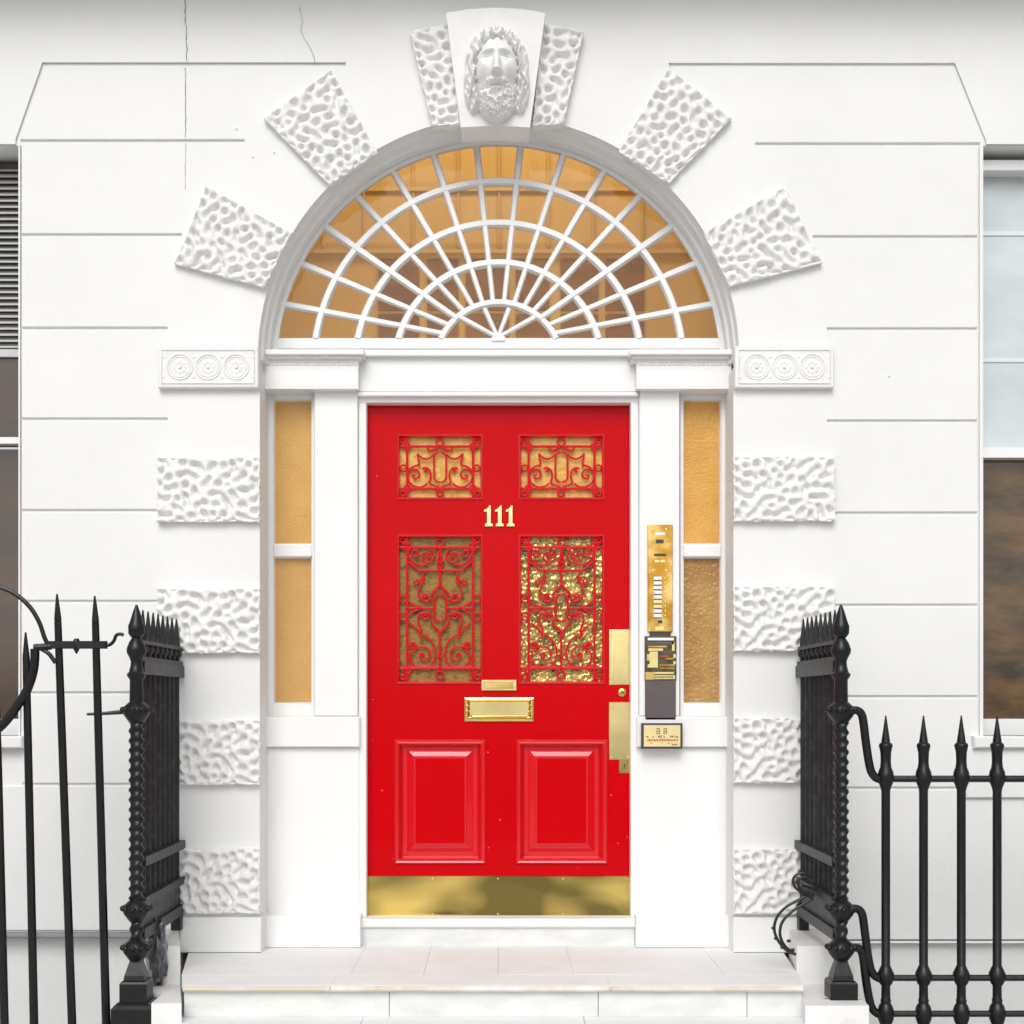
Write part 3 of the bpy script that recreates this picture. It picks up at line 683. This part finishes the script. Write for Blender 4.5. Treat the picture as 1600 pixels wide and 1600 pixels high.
plate(752, 1062, 807, 1079, 'brass_pale', 'name_plate', th=.008); plate(757, 1066, 802, 1076, 'brass', 'name_plate_centre', y=DY-.008, th=.002)
# letter plate
x0, x1, z0, z1 = opening(726, 1090, 834, 1127)
MB().frame(x0, x1, z0, z1, [(0, DY), (0, DY-.008), (.006, DY-.010), (.012, DY-.010), (.016, DY-.003), (.018, DY-.002)]).build('letter_plate', M['brass'], door)
MB().box(x0+.020, x1-.020, z0+.016, z1-.014, DY-.012, DY, .004).build('letter_flap', M['brass_pale'], door)
MB().tube([(x0+.03, DY-.016, z0+.024), (x0+.034, DY-.022, z0+.02), (x1-.034, DY-.022, z0+.02), (x1-.03, DY-.016, z0+.024)], .0045, 8).build('letter_flap_pull', M['brass'], door)
for sx in (x0+.012, x1-.012):
    for k in (-1, 1): MB().tube(spiralp := [(sx+.007*math.cos(t*.6), DY-.011, (z0+z1)/2+k*.012+.007*math.sin(t*.6)) for t in range(9)], .0025, 6).build('letter_plate_scroll', M['brass'], door)
rc = random.Random(3)
for i in range(16):
    a_, b_ = rc.choice([(rc.uniform(580, 620), rc.uniform(660, 1350)), (rc.uniform(944, 982), rc.uniform(1200, 1360)), (rc.uniform(640, 930), rc.uniform(1346, 1364)), (rc.uniform(755, 810), rc.uniform(1130, 1340))])
    x, z = P(a_, b_, DY); MB().ball((x, DY-.0002, z), rc.uniform(.0012, .0026), 6, 4, (1, .3, rc.uniform(.6, 1.4))).build('paint_chip', M['chip'], door)
# number 111
def one(cx):
    pts = [(-7.5, 7), (-2, 5), (2.6, 0), (4.2, 0), (4.2, 27.5), (8, 29.5), (8, 32.5), (-6, 32.5), (-6, 29.5), (-2.2, 27.5), (-2.2, 9), (-7.5, 10.2)]
    mb = MB().prism([P(cx+a*.86, 790+b, DY) for a, b in pts], DY-.008, DY-.0005); return mb
for cx in (763, 780, 797): one(cx).build('numeral', M['brass_pale'], door)

# ------------------------------------------------------------------ side windows
def window(name_, a, b, t, s, bt, up_m, low_m, meet, lab, blind):
    D = .13
    mb = MB(); y1 = D+.07
    mb.pbox(a, meet, b, meet+ (10 if blind else 16), D-.02, y1)
    o = mb.build('window', M['joinery'], house, label=lab)
    sd = MB().pbox(a, t, b, t+12, D-.03, y1); (xa, _), (xb, _) = P(a, 0), P(b, 0); zt, zb = P(0, t)[1], P(0, bt)[1]
    sd.box(xa-.003, xa+.022, zb, zt, D-.02, y1); sd.box(xb-.022, xb+.003, zb, zt, D-.02, y1)
    sd.box(xa+.02, xb-.02, zb, zb+.07, D-.02, y1); sd.build('frame', M['joinery'], o)
    sill = MB().box(xa-.05 if not blind else xa, xb+.02, zb-.05, zb, -.045, D, .006).build('sill', M['stucco'], o)
    zm = P(0, meet)[1]
    MB().box(xa+.015, xb-.015, zm-.01, zt-.02, D+.03, D+.036).build('pane', M[up_m], o)
    MB().box(xa+.015, xb-.015, zb+.05, zm-.02, D+.045, D+.05).build('pane', M[low_m], o)
    if blind:
        z = zt-.05; k = 0
        while z > P(0, 535)[1]:
            MB().add([(xa+.03, D+.012, z-.007), (xb-.012, D+.012, z-.007), (xb-.012, D+.026, z+.005), (xa+.03, D+.026, z+.005),
                      (xa+.03, D+.013, z-.008), (xb-.012, D+.013, z-.008), (xb-.012, D+.027, z+.004), (xa+.03, D+.027, z+.004)],
                     [(0, 1, 2, 3), (7, 6, 5, 4), (0, 4, 5, 1), (1, 5, 6, 2), (2, 6, 7, 3), (3, 7, 4, 0)]).build('blind_slat', M['blind'], o); z -= .026
        MB().box(xa+.03, xb-.012, z-.02, z+.012, D+.008, D+.028).build('blind_rail', M['blind'], o)
    return o
window('w', WX0, WX1, WT, 0, WB, 'darkglass', 'darkglass', 683, 'sash window at left with a grey slatted blind behind its upper pane', True)
wo_ = window('w', VX0, VX1, WT, 0, WB, 'paleglass', 'brownglass', 699, 'sash window at right, pale upper pane above a brown lower pane', False)
zz = lambda y, d=0: P(0, y, d)[1]
MB().box(P(VX0, 0)[0], P(VX1, 0)[0], zz(255), zz(238), .08, .2, .003).build('head_board', M['joinery'], wo_)
for yy_ in (342, 545): MB().box(P(VX0, 0)[0]+.02, P(VX1, 0)[0]-.02, zz(yy_+7), zz(yy_), .155, .1598).build('curtain_fold', M['fold'], wo_)
MB().box(P(1508, 0)[0], P(1940, 0)[0], zz(1246), zz(1168), -.018, BK-.001, .003).build('apron', M['stucco'], house)

# ------------------------------------------------------------------ steps
steps = thing('entrance_steps', 'pale marble landing and worn steps leading up to the red door', 'steps', (0, -.7, 0))
LX0, LX1 = -1.335, 1.205; FX0, FX1 = -1.163, 1.118; FY = -.71
core = MB(); core.prism([(-1, 0), (1, 0), (1, 1), (-1, 1)], 0, 1); core = MB()
def slab(x0a, x1a, x0b, x1b, ya, yb, z1, th, m, name='slab', nos=0):    # back edge ya (x0a,x1a), front edge yb (x0b,x1b)
    gp = .0004; vs = [(x0b+gp, yb, z1-.003), (x1b-gp, yb, z1-.003), (x1a-gp, ya-gp, z1), (x0a+gp, ya-gp, z1), (x0b+gp, yb+.004, z1), (x1b-gp, yb+.004, z1)]
    vs += [(x0b+gp, yb, z1-th), (x1b-gp, yb, z1-th), (x1a-gp, ya-gp, z1-th), (x0a+gp, ya-gp, z1-th)]
    MB().add(vs, [(4, 5, 2, 3), (0, 1, 5, 4), (0, 6, 7, 1), (2, 8, 9, 3), (6, 9, 8, 7), (0, 4, 3, 9, 6), (1, 7, 8, 2, 5)]).build(name, M[m], steps)
def edge(y): t = -y/.71; return LX0+(FX0-LX0)*t, LX1+(FX1-LX1)*t
MR = -.50
# back row of tiles (joints measured on the wall line), front row of long nosing stones
js = [None, -.571, -.290, -.003, .284, .58, .862, None]
ya = .27
for i in range(7):
    l, r = js[i], js[i+1]; e0, e1 = edge(0), edge(MR)
    slab(l if l is not None else e0[0], r if r is not None else e1[1]+.06, l if l is not None else e1[0], r if r is not None else e1[1], ya-.02, MR, LAND+random.uniform(-.0008, .0008), .05, 'marble', 'paving_slab')
e1, e2 = edge(MR), edge(FY)
fj = [None, -.62, .41, None]
for i in range(3):
    l, r = fj[i], fj[i+1]
    x0a = l if l is not None else e1[0]; x1a = r if r is not None else e1[1]; x0b = l if l is not None else FX0; x1b = r if r is not None else FX1
    slab(x0a, x1a, x0b, x1b, MR, FY, LAND, .022, 'marble', 'nosing_slab')
    MB().tube([(x0b+.002, FY, LAND-.012), (x1b-.002, FY, LAND-.012)], .0105, 10).build('nosing_edge', M['nosing'], steps)
Z2 = EYE-1.154
rj = [FX0, (608-780)*5.3/F, (935-780)*5.3/F, (1168-780)*5.3/F, FX1]
for i in range(4):
    MB().box(rj[i]+.001, rj[i+1]-.001, Z2, LAND-.023, FY+.018, FY+.10, .002).build('riser', M['marble_grey'], steps)
MB().box(-1.15, 1.10, LAND-.06, LAND-.0502, -.63, .27).build('mortar_bed', M['marble_grey'], steps)
MB().box(-1.15, 1.10, 0, LAND-.06, -.62, .27).build('step_core', M['marble_grey'], steps)
zt = Z2
for n_ in range(3):
    yb = FY-.30*(n_+1)+.02; yt = FY+.10-.30*n_
    for l, r in ((-1.19-.03*n_, -.5), (-.5, .31), (.31, 1.14+.03*n_)):
        MB().box(l+.001, r-.001, zt-.03, zt, yb, yt, .004).build('tread', M['marble'], steps)
        MB().box(l+.003, r-.003, max(0, zt-.1153), zt-.0305, yb+.02, yt).build('riser', M['marble_grey'], steps)
    zt -= .1153
# threshold of the door
x0, z1 = P(562, 1435, .17); x1, z0 = P(993, 1449, .17)
MB().box(x0, x1, z0, z1, .155, .30, .006).build('threshold', M['marble'], steps)
MB().box(x0+.004, x1-.004, LAND-.002, z0-.0005, .172, .27).build('threshold_riser', M['marble_grey'], steps)

# grimy joints where the walls and nosings meet the stone
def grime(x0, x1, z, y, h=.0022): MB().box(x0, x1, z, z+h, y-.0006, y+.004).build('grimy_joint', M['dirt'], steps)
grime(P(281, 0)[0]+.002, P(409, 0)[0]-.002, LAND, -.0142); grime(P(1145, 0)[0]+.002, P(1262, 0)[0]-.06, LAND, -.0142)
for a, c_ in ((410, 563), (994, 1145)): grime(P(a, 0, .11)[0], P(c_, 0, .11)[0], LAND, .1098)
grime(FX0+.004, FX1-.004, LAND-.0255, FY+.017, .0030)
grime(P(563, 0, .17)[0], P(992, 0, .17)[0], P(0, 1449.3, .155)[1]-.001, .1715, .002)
# ------------------------------------------------------------------ plinth walls beside the steps
def plinth(sx, rear_in, front_in, lab):
    t = thing('plinth_wall', lab, 'low wall', (sx*1.4, -.4, 0), 'plinth walls either side of the steps')
    mir = lambda L: [(sx*x, y) for x, y in L]
    def vprism(pl, z0, z1, name, m='plinth'):
        pl = mir(pl); n = len(pl); vs = [(x, y, z0) for x, y in pl]+[(x, y, z1) for x, y in pl]
        fs = [tuple(range(n)), tuple(range(n, 2*n))]+[(i, (i+1) % n, (i+1) % n+n, i+n) for i in range(n)]
        MB().add(vs, fs).build(name, M[m], t)
    mid = rear_in+(front_in-rear_in)*.62
    zf = EYE-1.081
    if sx > 0:
        vprism([(rear_in, 0.002), (1.37, 0.002), (1.37, -.44), (mid, -.44)], 0, EYE-.935, 'rear_block')
        vprism([(mid, -.44), (1.345, -.44), (1.325, -.84), (front_in-.015, -.84)], 0, zf, 'front_block')
    else:
        vprism([(rear_in, 0.002), (1.385, 0.002), (1.385, -.44), (mid, -.44)], 0, EYE-.935, 'rear_block')
        vprism([(mid, -.44), (1.40, -.44), (1.40, -.62), (1.256, -.62), (1.256, -.80), (front_in-.02, -.80)], 0, zf, 'front_block')
    vprism([(front_in-.020, -.8605), (front_in+.06, -.8605), (front_in+.02, -1.7), (front_in-.12, -1.7)], 0, .30, 'string_block')
    return t
plinth(1, 1.207, 1.112, 'scuffed white plinth wall under the right hand post and side railing')
plinth(-1, 1.337, 1.167, 'white plinth wall beside the steps under the left hand post')

# ------------------------------------------------------------------ ironwork
PY = -.70
kk = (DIST+PY)/F
pz = lambda py: EYE+(1100-py)*kk
pxx = lambda px: (px-780)*kk
def newel(root, X, y=PY, mir=1):
    base = MB(); base.lathe(X, y, [(.050, pz(1562)), (.050, pz(1534)), (.046, pz(1531)), (.038, pz(1529)), (.036, pz(1522)), (.022, pz(1503)), (.018, pz(1494))], sq=True)
    po = base.build('newel_post', M['iron'], root)
    sh = MB(); n = 230; seg = 16; vs = []
    za, zb = pz(1405), pz(1128)
    for i in range(n+1):
        z = za+(zb-za)*i/n
        for k in range(seg):
            a = 2*math.pi*k/seg; tw = i/n*2*math.pi*18
            r = .0245+.0034*math.cos(2*a-tw)*1.0+.0012*math.cos(4*a-2*tw)
            vs.append((X+r*math.cos(a), y+r*math.sin(a), z))
    sh.add(vs, [(i*seg+k, i*seg+(k+1) % seg, (i+1)*seg+(k+1) % seg, (i+1)*seg+k) for i in range(n) for k in range(seg)], True)
    vs = []; za, zb = pz(1470), pz(1434); n = 20
    for i in range(n+1):
        z = za+(zb-za)*i/n
        for k in range(seg):
            a = 2*math.pi*k/seg; tw = i/n*2*math.pi*2.2
            r = .0225+.0035*math.cos(2*a-tw); vs.append((X+r*math.cos(a), y+r*math.sin(a), z))
    sh.add(vs, [(i*seg+k, i*seg+(k+1) % seg, (i+1)*seg+(k+1) % seg, (i+1)*seg+k) for i in range(n) for k in range(seg)], True)
    sh.build('twisted_shaft', M['iron'], po)
    for cy in (1110, 1420, 1481):
        cb = MB(); zc = pz(cy)
        cb.lathe(X, y, [(.019, zc-.052), (.030, zc-.040), (.046, zc-.018), (.052, zc), (.048, zc+.012), (.030, zc+.028), (.021, zc+.036)], 18)
        for k in range(10):
            a = 2*math.pi*k/10+.3; cb.ball((X+.049*math.cos(a), y+.049*math.sin(a), zc+.003), .0115, 8, 5)
        cb.build('beaded_collar', M['iron'], po)
    fn = MB(); q = lambda L: [(r, pz(p)) for r, p in L]
    fn.lathe(X, y, q([(.026, 1098), (.025, 1062), (.034, 1057), (.036, 1053), (.028, 1050), (.022, 1040), (.021, 1034), (.026, 1028), (.036, 1020), (.037, 1014), (.028, 1004),
                      (.017, 997), (.022, 995), (.030, 990), (.031, 978), (.026, 973), (.022, 968), (.015, 958), (.004, 945)]), 12)
    fn.build('finial', M['iron'], po)
    return po
def spear(mb, X, y, ztip, L=.10, r=.017, seg=10):
    mb.lathe(X, y, [(r*.55, ztip-L-.02), (r, ztip-L-.004), (r*.95, ztip-L+.006), (r*.75, ztip-L*.6), (r*.18, ztip)], seg)
def side_railing(X, lab, y_front, nb):
    t = thing('side_railing', lab, 'railing', (X, PY, LAND), 'side railings flanking the steps')
    newel(t, X)
    ys = [-.045-i*(abs(y_front)-.06)/(nb-1) for i in range(nb)]
    for y in ys:
        mb = MB(); 
        mb.lathe(X, y, [(.0125, EYE-.86), (.0125, EYE+.10), (.018, EYE+.125), (.015, EYE+.15), (.014, EYE+.19), (.0225, EYE+.20), (.0225, EYE+.215), (.0155, EYE+.225), (.013, EYE+.27), (.003, EYE+.352)], 8)
        mb.build('bar', M['iron_old'], t)
    y0, y1 = -.012, PY+.02
    def rail(z0, z1, w_, name='rail', ya=y0): MB().box(X-w_, X+w_, z0, z1, y1, ya).build(name, M['iron_old'], t)
    rail(EYE+.110, EYE+.158, .026); rail(EYE+.159, EYE+.176, .02); rail(EYE+.222, EYE+.236, .022)
    rail(EYE-.60, EYE-.565, .030); rail(EYE-.745, EYE-.715, .030)
    rail(EYE-.872, EYE-.83, .026)
    MB().box(X-.012, X+.012, EYE-.83, EYE-.745, y1, y0).build('kick_rail', M['iron_old'], t)
    MB().box(X-.02, X+.02, EYE-.934, EYE-.8725, -.06, -.012).build('foot', M['iron_old'], t)
    return t
XR, XL = 1.258, -1.335
rt = side_railing(XR, 'black iron side railing right of the steps with twisted newel post', .62, 8)
lt = side_railing(XL, 'black iron side railing left of the steps with twisted newel post', .62, 8)
# left post stands on its own black painted pedestal
MB().box(XL-.075, XL+.075, LAND-.45, pz(1571), PY-.075, PY+.075).lathe(XL, PY, [(.076, pz(1571.2)), (.066, pz(1566)), (.056, pz(1562.3))], sq=True).build('pedestal', M['iron'], lt)

# right-hand area railing
ar = thing('area_railing', 'black spiked area railing guarding the basement on the right', 'railing', (pxx(1450), PY, 0.05))
bx = [1384, 1443, 1502, 1558]+[1558+57.6*i for i in range(1, 14)]
for px in bx:
    X = pxx(px); mb = MB(); q = lambda L: [(r, pz(p)) for r, p in L]
    mb.lathe(X, PY, q([(.0165, 1745), (.0165, 1602), (.024, 1598), (.030, 1590), (.031, 1580), (.026, 1572), (.018, 1567), (.020, 1563), (.017, 1560), (.0165, 1540), (.024, 1536), (.031, 1528), (.031, 1521), (.022, 1513), (.0165, 1508),
                       (.0165, 1236), (.020, 1230), (.029, 1221), (.030, 1212), (.028, 1206), (.021, 1199), (.019, 1190), (.020, 1176), (.024, 1168), (.026, 1165), (.023, 1162), (.0165, 1160), (.0155, 1156), (.009, 1138), (.0025, 1118)]), 12)
    mb.build('baluster', M['iron'], ar)
xe = pxx(bx[-1]+40)
for py, r in ((1217, .0125), (1528, .0120), (1584, .0120)):
    MB().tube([(pxx(1384), PY, pz(py)), (xe, PY, pz(py))], r, 8).build('rail', M['iron'], ar)
def smooth(pts, n=6):
    out = []
    for i in range(len(pts)-1):
        p0, p1, p2, p3 = (Vector(pts[max(i-1, 0)]), Vector(pts[i]), Vector(pts[i+1]), Vector(pts[min(i+2, len(pts)-1)]))
        for k in range(n):
            t = k/n; out.append(.5*((2*p1)+(-p0+p2)*t+(2*p0-5*p1+4*p2-p3)*t*t+(-p0+3*p1-3*p2+p3)*t**3))
    out.append(Vector(pts[-1])); return out
for y0_, y1_ in ((1110, 1217), (1420, 1528), (1481, 1584)):
    pts = [(1325, y0_), (1339, y0_), (1346, y0_+6), (1349, y0_+18), (1353, y0_+50), (1358, y1_-24), (1363, y1_-8), (1372, y1_), (1384, y1_)]
    MB().tube(smooth([(pxx(a), PY, pz(b)) for a, b in pts]), .0155, 10).build('curved_arm', M['iron'], ar)

# left gate with overthrow hoop, leaning slightly
gt = thing('iron_gate', 'thin barred black iron gate with curved hoop and hooked latch at left', 'gate', (pxx(60), PY, 0.05))
def gx(px, py): return (pxx(px), pz(py))
def bar2(xt, yt, xb_, yb_, r, tip=True):
    (X0, Z0), (X1, Z1) = gx(xt, yt), gx(xb_, yb_); mb = MB(); L = Z0-Z1; u = (X1-X0)/L
    prof = [(r*1.2, 0), (r*1.15, .3), (r*1.1, .75), (r, .94)] if tip else [(r*1.2, 0), (r*1.1, 1)]
    pts = [(X1+(X0-X1)*f, PY, Z1+L*f) for _, f in prof]; rs = [a for a, _ in prof]
    if tip:
        for dz, rr2 in ((.112, r), (.108, r*.45), (.102, r*.5), (.098, r*1.0), (.085, r*.95), (.0, r*.25)): pts.append((X0+u*dz, PY, Z0-dz)); rs.append(rr2)
    mb.tube(pts, rs, 8); mb.build('bar', M['iron'], gt)
bar2(89, 928, 114, 1640, .0138); bar2(148, 931, 167, 1640, .0138); bar2(40, 988, 54, 1640, .0138); bar2(-6, 1075, 8, 1640, .0138)
for i in range(1, 9): bar2(-6-55*i, 1100+i*2, 8-55*i, 1640, .0138)
def tub(pts, r, name, y=PY, par=gt, m='iron', seg=8):
    return MB().tube(smooth([(*[pxx(pts_[0])], y, pz(pts_[1])) for pts_ in pts]), r, seg).build(name, M[m], par)
tub([(-20, 917), (0, 918), (25, 928), (48, 948), (63, 972), (71, 995), (78, 1010)], .0085, 'hoop', PY-.015)
MB().pbox(72, 1001.5, 166, 1013.5, PY-.022, PY-.004, .003).build('latch_bar', M['iron'], gt)
tub([(162, 1008), (172, 1008), (179, 1002), (183, 993), (190, 991), (194, 993)], .0065, 'hook', PY-.012)
tub([(56, 1014), (56, 1030), (53, 1052), (44, 1078), (28, 1104), (6, 1132), (-20, 1152)], .017, 'scroll_brace', PY-.012)
tub([(66, 1014), (78, 1022), (88, 1036)], .008, 'bracket', PY-.01)
MB().tube([(pxx(55), PY-.012, pz(1012)), (pxx(82), PY-.012, pz(1010))], .013, 8).build('collar', M['iron'], gt)
MB().lathe(pxx(121), PY-.012, [(.002, pz(1022)), (.012, pz(1014)), (.012, pz(1001)), (.008, pz(998))], 8).build('rivet', M['iron'], gt)
MB().tube([(-3.2, PY, pz(1690)), (pxx(190), PY, pz(1690))], .012, 8).build('bottom_rail', M['iron'], gt)
# latch keeper rod on the left post
MB().tube([(XL-.04, PY, pz(1112)), (pxx(160), PY, pz(1115)), (pxx(136), PY, pz(1116))], [.009, .006, .005], 8).build('keeper_rod', M['iron'], lt)

# ------------------------------------------------------------------ loose things
def lump(c, sc, seed, amp=.16):
    r = random.Random(seed); mb = MB(); seg, rings = 26, 18; vs = []
    dirs = [(Vector((r.gauss(0, 1), r.gauss(0, 1), r.gauss(0, 1))).normalized(), r.uniform(-1, 1), r.uniform(3, 9)) for _ in range(26)]
    for i in range(rings+1):
        t = math.pi*i/rings
        for j in range(seg):
            a = 2*math.pi*j/seg; d = Vector((math.sin(t)*math.cos(a), math.sin(t)*math.sin(a), math.cos(t)))
            f = 1+sum(amp*w_*abs(math.sin(k*d.dot(v)))*.45 for v, w_, k in dirs)/2.4
            vs.append((c[0]+sc[0]*d.x*f, c[1]+sc[1]*d.y*f, c[2]+sc[2]*d.z*f))
    return mb.add(vs, [(i*seg+j, i*seg+(j+1) % seg, (i+1)*seg+(j+1) % seg, (i+1)*seg+j) for i in range(rings) for j in range(seg)])
lump((-1.315, -.46, LAND+.075), (.052, .10, .16), 5, .5).build('plastic_bag', M['bag'], None, label='crumpled dark plastic bag stuffed behind the left post', category='bag')
# cables by the right railing
cb = thing('power_cable', 'black cables looping from the right railing down to the landing', 'cable', (1.2, -.42, LAND))
CY = -.42; ck = (DIST+CY)/F
CP = lambda a, b, dy=0: ((a-780)*ck, CY+dy, EYE+(1100-b)*ck)
def ctube(pts, r, name='cable'): MB().tube(smooth([CP(*p) for p in pts]), r, 8).build(name, M['cable'], cb)
ctube([(1262, 1398), (1248, 1406), (1230, 1416), (1216, 1430), (1210, 1446), (1212, 1462), (1222, 1478), (1236, 1489), (1254, 1492)], .0058)
ctube([(1270, 1404), (1256, 1412), (1238, 1424), (1224, 1438), (1219, 1452), (1220, 1466), (1228, 1480), (1240, 1488)], .0058)
ctube([(1262, 1392), (1246, 1390), (1239, 1378), (1243, 1368), (1255, 1364), (1268, 1370)], .0055, 'cable_loop')
ctube([(1264, 1388), (1250, 1388), (1247, 1378), (1252, 1371), (1264, 1372), (1272, 1380)], .005, 'cable_loop')
MB().tube([CP(1250, 1388), CP(1272, 1396)], [.018, .024], 12).build('junction_box', M['iron_old'], cb)
for a, b in ((1208, 1450), (1212, 1466), (1222, 1480), (1238, 1484), (1232, 1470)): MB().ball(CP(a, b, -.004), .0085, 7, 5, (1.1, .8, .8)).build('cable_tie', M['cable'], cb)
MB().ball((XR-.06, PY-.02, EYE-1.084), .010, 7, 4, (1.4, 1, .5)).ball((XR+.062, PY-.03, EYE-1.084), .008, 7, 4, (1.4, 1, .5)).build('moss_tuft', M['leafy'], None, label='tiny moss growing round the foot of the right post', category='moss', kind='stuff')

# ------------------------------------------------------------------ plaques on the right pilaster
PL = .178
def wp(mb, a, b, c_, d_, y0, y1, ch=0): return mb.pbox(a, b, c_, d_, y0, y1, ch)
pk = (DIST+PL)/F
def small(px, py, w_, h_, m, name, par, y): 
    return MB().pbox(px, py, px+w_, py+h_, y-.0012, y-.0001).build(name, M[m], par)
ic = thing('intercom_panel', 'tall golden brass intercom panel with name cards and bell buttons', 'intercom', (P(1031, 988, PL)[0], PL, P(0, 988, PL)[1]))
yf = PL-.012
MB().pbox(1012, 820, 1051, 987, yf, PL, .002).build('face_plate', M['brass_dark'], ic)
MB().pbox(1015, 987.4, 1048, 993, PL-.006, PL).build('lower_lip', M['dark'], ic)
for a, b in ((1020, 827), (1041, 827), (1020, 891), (1041, 891)): MB().ball((P(a, b, yf)[0], yf, P(a, b, yf)[1]), .005, 8, 4, (1, .4, 1)).build('screw', M['brass_pale'], ic)
small(1024, 832, 15, 4, 'paper', 'name_card', ic, yf); small(1025, 843, 12, 6, 'dark', 'speaker_slot', ic, yf)
small(1022, 865, 19, 4, 'ink', 'engraved_line', ic, yf); small(1023, 875, 7, 3.5, 'brass_pale', 'engraved_line', ic, yf); small(1032, 875, 7, 3.5, 'brass_pale', 'engraved_line', ic, yf)
y = 901
for i in range(9):
    small(1021.5, y, 12.5, 5, 'paper' if i not in (5, 6) else 'brass_pale', 'name_card', ic, yf)
    small(1021.5, y+5.3, 12.5, 1.6, 'dark', 'card_slot', ic, yf)
    X, Z = P(1039.5, y+2.5, yf); MB().ball((X, yf, Z), .0042, 8, 4, (1, .5, 1)).build('bell_button', M['brass_pale'], ic); y += 7.3
small(1028, 969, 7, 5, 'dark', 'keyhole_cover', ic, yf); small(1024, 979, 13, 5, 'brass_pale', 'engraved_line', ic, yf)

def pq(name, label, a, b, c_, d_, m, th=.012):
    t = thing(name, label, 'plaque', (P((a+c_)/2, d_, PL)[0], PL, P(0, d_, PL)[1]), 'plaques below the intercom'); MB().pbox(a, b, c_, d_, PL-th, PL, .0015).build('backing_plate', M[m], t); return t
p1 = pq('engraved_plaque', 'dark and gold engraved plaque right below the intercom panel', 1007.5, 994, 1057, 1063, 'bronze')
yf = PL-.012; rr = random.Random(12)
small(1012, 996.5, 41, 4, 'paper', 'lettering', p1, yf); 
for (a, b, w_, h_, m) in ((1012, 1003, 41, 4, 'plum'), (1012, 1009, 30, 2.5, 'brass_dark'), (1013, 1013, 23, 4, 'brass_pale'), (1015, 1018, 13, 20, 'brass_pale'), (1011, 1022, 4, 10, 'brass'), (1012, 1038, 16, 5, 'brass_pale'), (1008.5, 1050, 14, 12, 'brass'),
                          (1032, 1024, 12, 2.5, 'redink'), (1040, 1028, 13, 2.5, 'brass_dark'), (1030, 1038, 24, 2.5, 'brass_dark'), (1031, 1043, 22, 2, 'brass_dark'), (1023, 1050, 30, 3, 'brass_pale'), (1023, 1055, 32, 6, 'brass_pale'), (1050, 1003, 4, 14, 'brass_pale'), (1052, 1022, 4, 6, 'brass_pale'), (1052, 1033, 4, 5, 'brass_pale')):
    small(a, b, w_, h_, m, 'gold_relief', p1, yf)
for i in range(12): small(1024+i*2.4, 1056.5, 1.3, 3, 'ink', 'lettering', p1, yf-.0012)
p2 = pq('plain_plaque', 'plain dull plum coloured plaque between the two brass plaques', 1008, 1064.5, 1056, 1125, 'plum', .010)
p3 = pq('framed_plaque', 'small dark framed brass plaque with red lettering, lowest on the pilaster', 1002.5, 1130, 1066.5, 1170, 'dark', .045)
yf = PL-.045
small(1006, 1133, 57, 33.5, 'brass_satin', 'brass_sheet', p3, yf); yf -= .0012
for a in (1026, 1037): 
    MB().pbox(a, 1138, a+5, 1139, yf-.0008, yf).pbox(a, 1146, a+5, 1147, yf-.0008, yf).pbox(a, 1139, a+1, 1146, yf-.0008, yf).pbox(a+4, 1139, a+5, 1146, yf-.0008, yf).pbox(a+1, 1142.2, a+4, 1143.2, yf-.0008, yf).build('numeral', M['ink'], p3)
def scribble(x0, x1, y, h, m, dens=.78):
    mb = MB(); x = x0
    while x < x1:
        w_ = rr.choice([.7, 1.2, 1.6]); hh = h*rr.uniform(.6, 1)
        if rr.random() < dens: mb.pbox(x, y+h-hh, x+w_, y+h, yf-.0008, yf)
        x += w_+.7
    mb.build('lettering', M[m], p3)
scribble(1010, 1059, 1149, 3.5, 'ink', .55); scribble(1011, 1059, 1154, 4.2, 'redink', .95); scribble(1014, 1052, 1160, 1.8, 'ink', .4); scribble(1050, 1059, 1162, 2.4, 'ink', 1)
